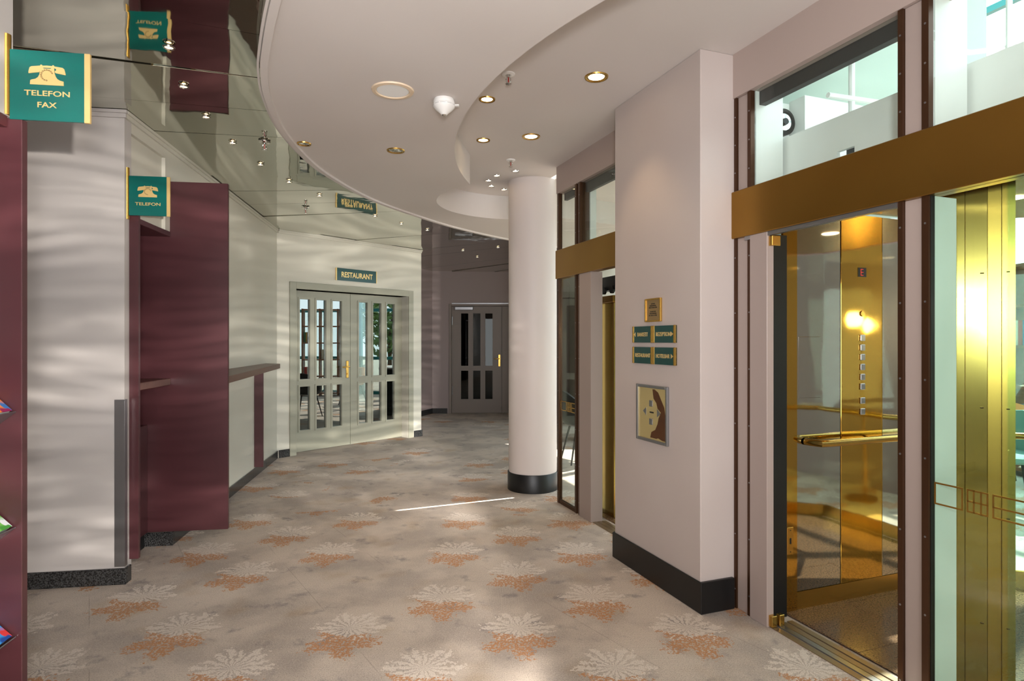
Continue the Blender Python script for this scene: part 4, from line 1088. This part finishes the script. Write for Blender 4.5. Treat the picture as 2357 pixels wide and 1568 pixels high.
shell_chair('tan bucket chair in the lobby mirrored in the restaurant door panes', (3.1,7.6,0), R(30), M_tan, M_black, 'lobby chairs')
shell_chair('tan bucket chair by the lobby shelf, farther right in the door reflection', (4.1,8.4,0), R(-130), M_tan, M_black, 'lobby chairs')
# black counter
bc = thing('lobby_counter', 'black counter with pale top seen through the far elevator', 'counter', WF, (1.55,8.6,0))
MB().box(1.0,2.1,8.35,8.85,0,0.86,0.004).build('body', M_black, bc)
MB().box(0.97,2.13,8.32,8.88,0.86,0.89,0.003).build('worktop', M_white, bc)
# open shelf with books (seen mirrored in the door panes)
SF = Frame((5.2, 6.1), 90)
sh = thing('book_shelf', 'brown wooden open shelf unit mirrored in the restaurant door panes', 'shelf', SF, (0.65,-0.15,0))
for x in (0.0, 0.42, 0.86, 1.27): MB().box(x,x+0.03,-0.3,0,0,2.2).build('upright', M_wood, sh)
for i in range(6):
    for x in (0.03, 0.45, 0.89): MB().box(x,x+0.39 if x < 0.8 else 1.27,-0.3,0,0.06+i*0.42,0.09+i*0.42).build('board', M_wood, sh)
BC = [lin(60,110,150), lin(170,60,50), lin(220,210,190), lin(70,120,80), lin(200,150,70)]
cn_ = ('blue','red','cream','green','ochre'); rown = ('lowest','second','third','fourth','top')
bm_ = [mat('book_cloth_%s' % n_, c_, 0.6) for n_, c_ in zip(cn_, BC)]
for row in (1,2,3):
    x = 0.47 if row == 2 else 0.05
    for k in range(5):
        w = 0.03+0.012*((k*7+row*3) % 4); hh = 0.20+0.02*((k*5+row) % 5)
        b_ = MB().box(x, x+w, -0.26, -0.08, 0.091+row*0.42, 0.091+row*0.42+hh, 0.003).build('book', bm_[(k+row) % 5], frame=SF, base=(x,-0.1,0.091+row*0.42))
        tag(b_, '%s book standing on the %s board of the lobby shelf' % (cn_[(k+row) % 5], rown[row]), 'book', 'books on the lobby shelf')
        x += w+0.002
# dark planter with a bare branch
pt = thing('planter', 'tall dark planter with a bare branch by the court window', 'planter', WF, (6.0,7.3,0))
MB().box(5.75,6.25,7.05,7.55,0,0.75,0.01).build('pot', mat('slate_pot', lin(62,78,78), 0.5), pt)
MB().tube([(6.0,7.3,0.7),(5.96,7.25,1.1),(5.85,7.28,1.5)], [0.03,0.022,0.012], 8).build('branch', mat('dry_branch', lin(206,170,120), 0.7), pt)
# big vase behind the camera, mirrored in the cabin wall
vz = thing('floor_vase', 'big dark brown floor vase mirrored in the cabin wall', 'vase', EF, (0.55,3.2,0))
MB().lathe([(0.0,0.0),(0.20,0.0),(0.26,0.15),(0.30,0.5),(0.29,0.85),(0.22,1.0),(0.20,1.04),(0.18,1.0),(0.0,0.9)], (0.55,3.2,0), 32).build('vessel', M_vase, vz)
MB().lathe([(0.205,1.03),(0.215,1.05),(0.19,1.05)], (0.55,3.2,0), 32, close=False).build('rim', M_vase, vz)

lampt = thing('glare_lamp', 'added globe lamp, out of view, put in for the glare on the brass control panel', 'floor lamp', EF, (-0.92,4.75,0))  # unseen lamp added only for its glare in the control panel
MB().lathe([(0.14,0.0),(0.14,0.02),(0.02,0.03),(0.0,0.03)], (-0.92,4.75,0), 24).build('base', M_brass_s, lampt)
MB().tube([(-0.92,4.75,0.02),(-0.92,4.75,1.48)], 0.012, 8).build('pole', M_brass_s, lampt)
for dx, dz in ((-0.07,0.0),(0.09,0.06)):
    MB().lathe([(0.0,-0.07),(0.045,-0.05),(0.07,0.0),(0.045,0.05),(0.0,0.07)], (-0.92+dx,4.75,1.53+dz), 20).build('globe', mat('globe_glow_%s' % ('warm' if dx < 0 else 'soft'), lin(255,235,200), 0.4, emit=(1.0,0.80,0.48,1), estr=26.0), lampt)
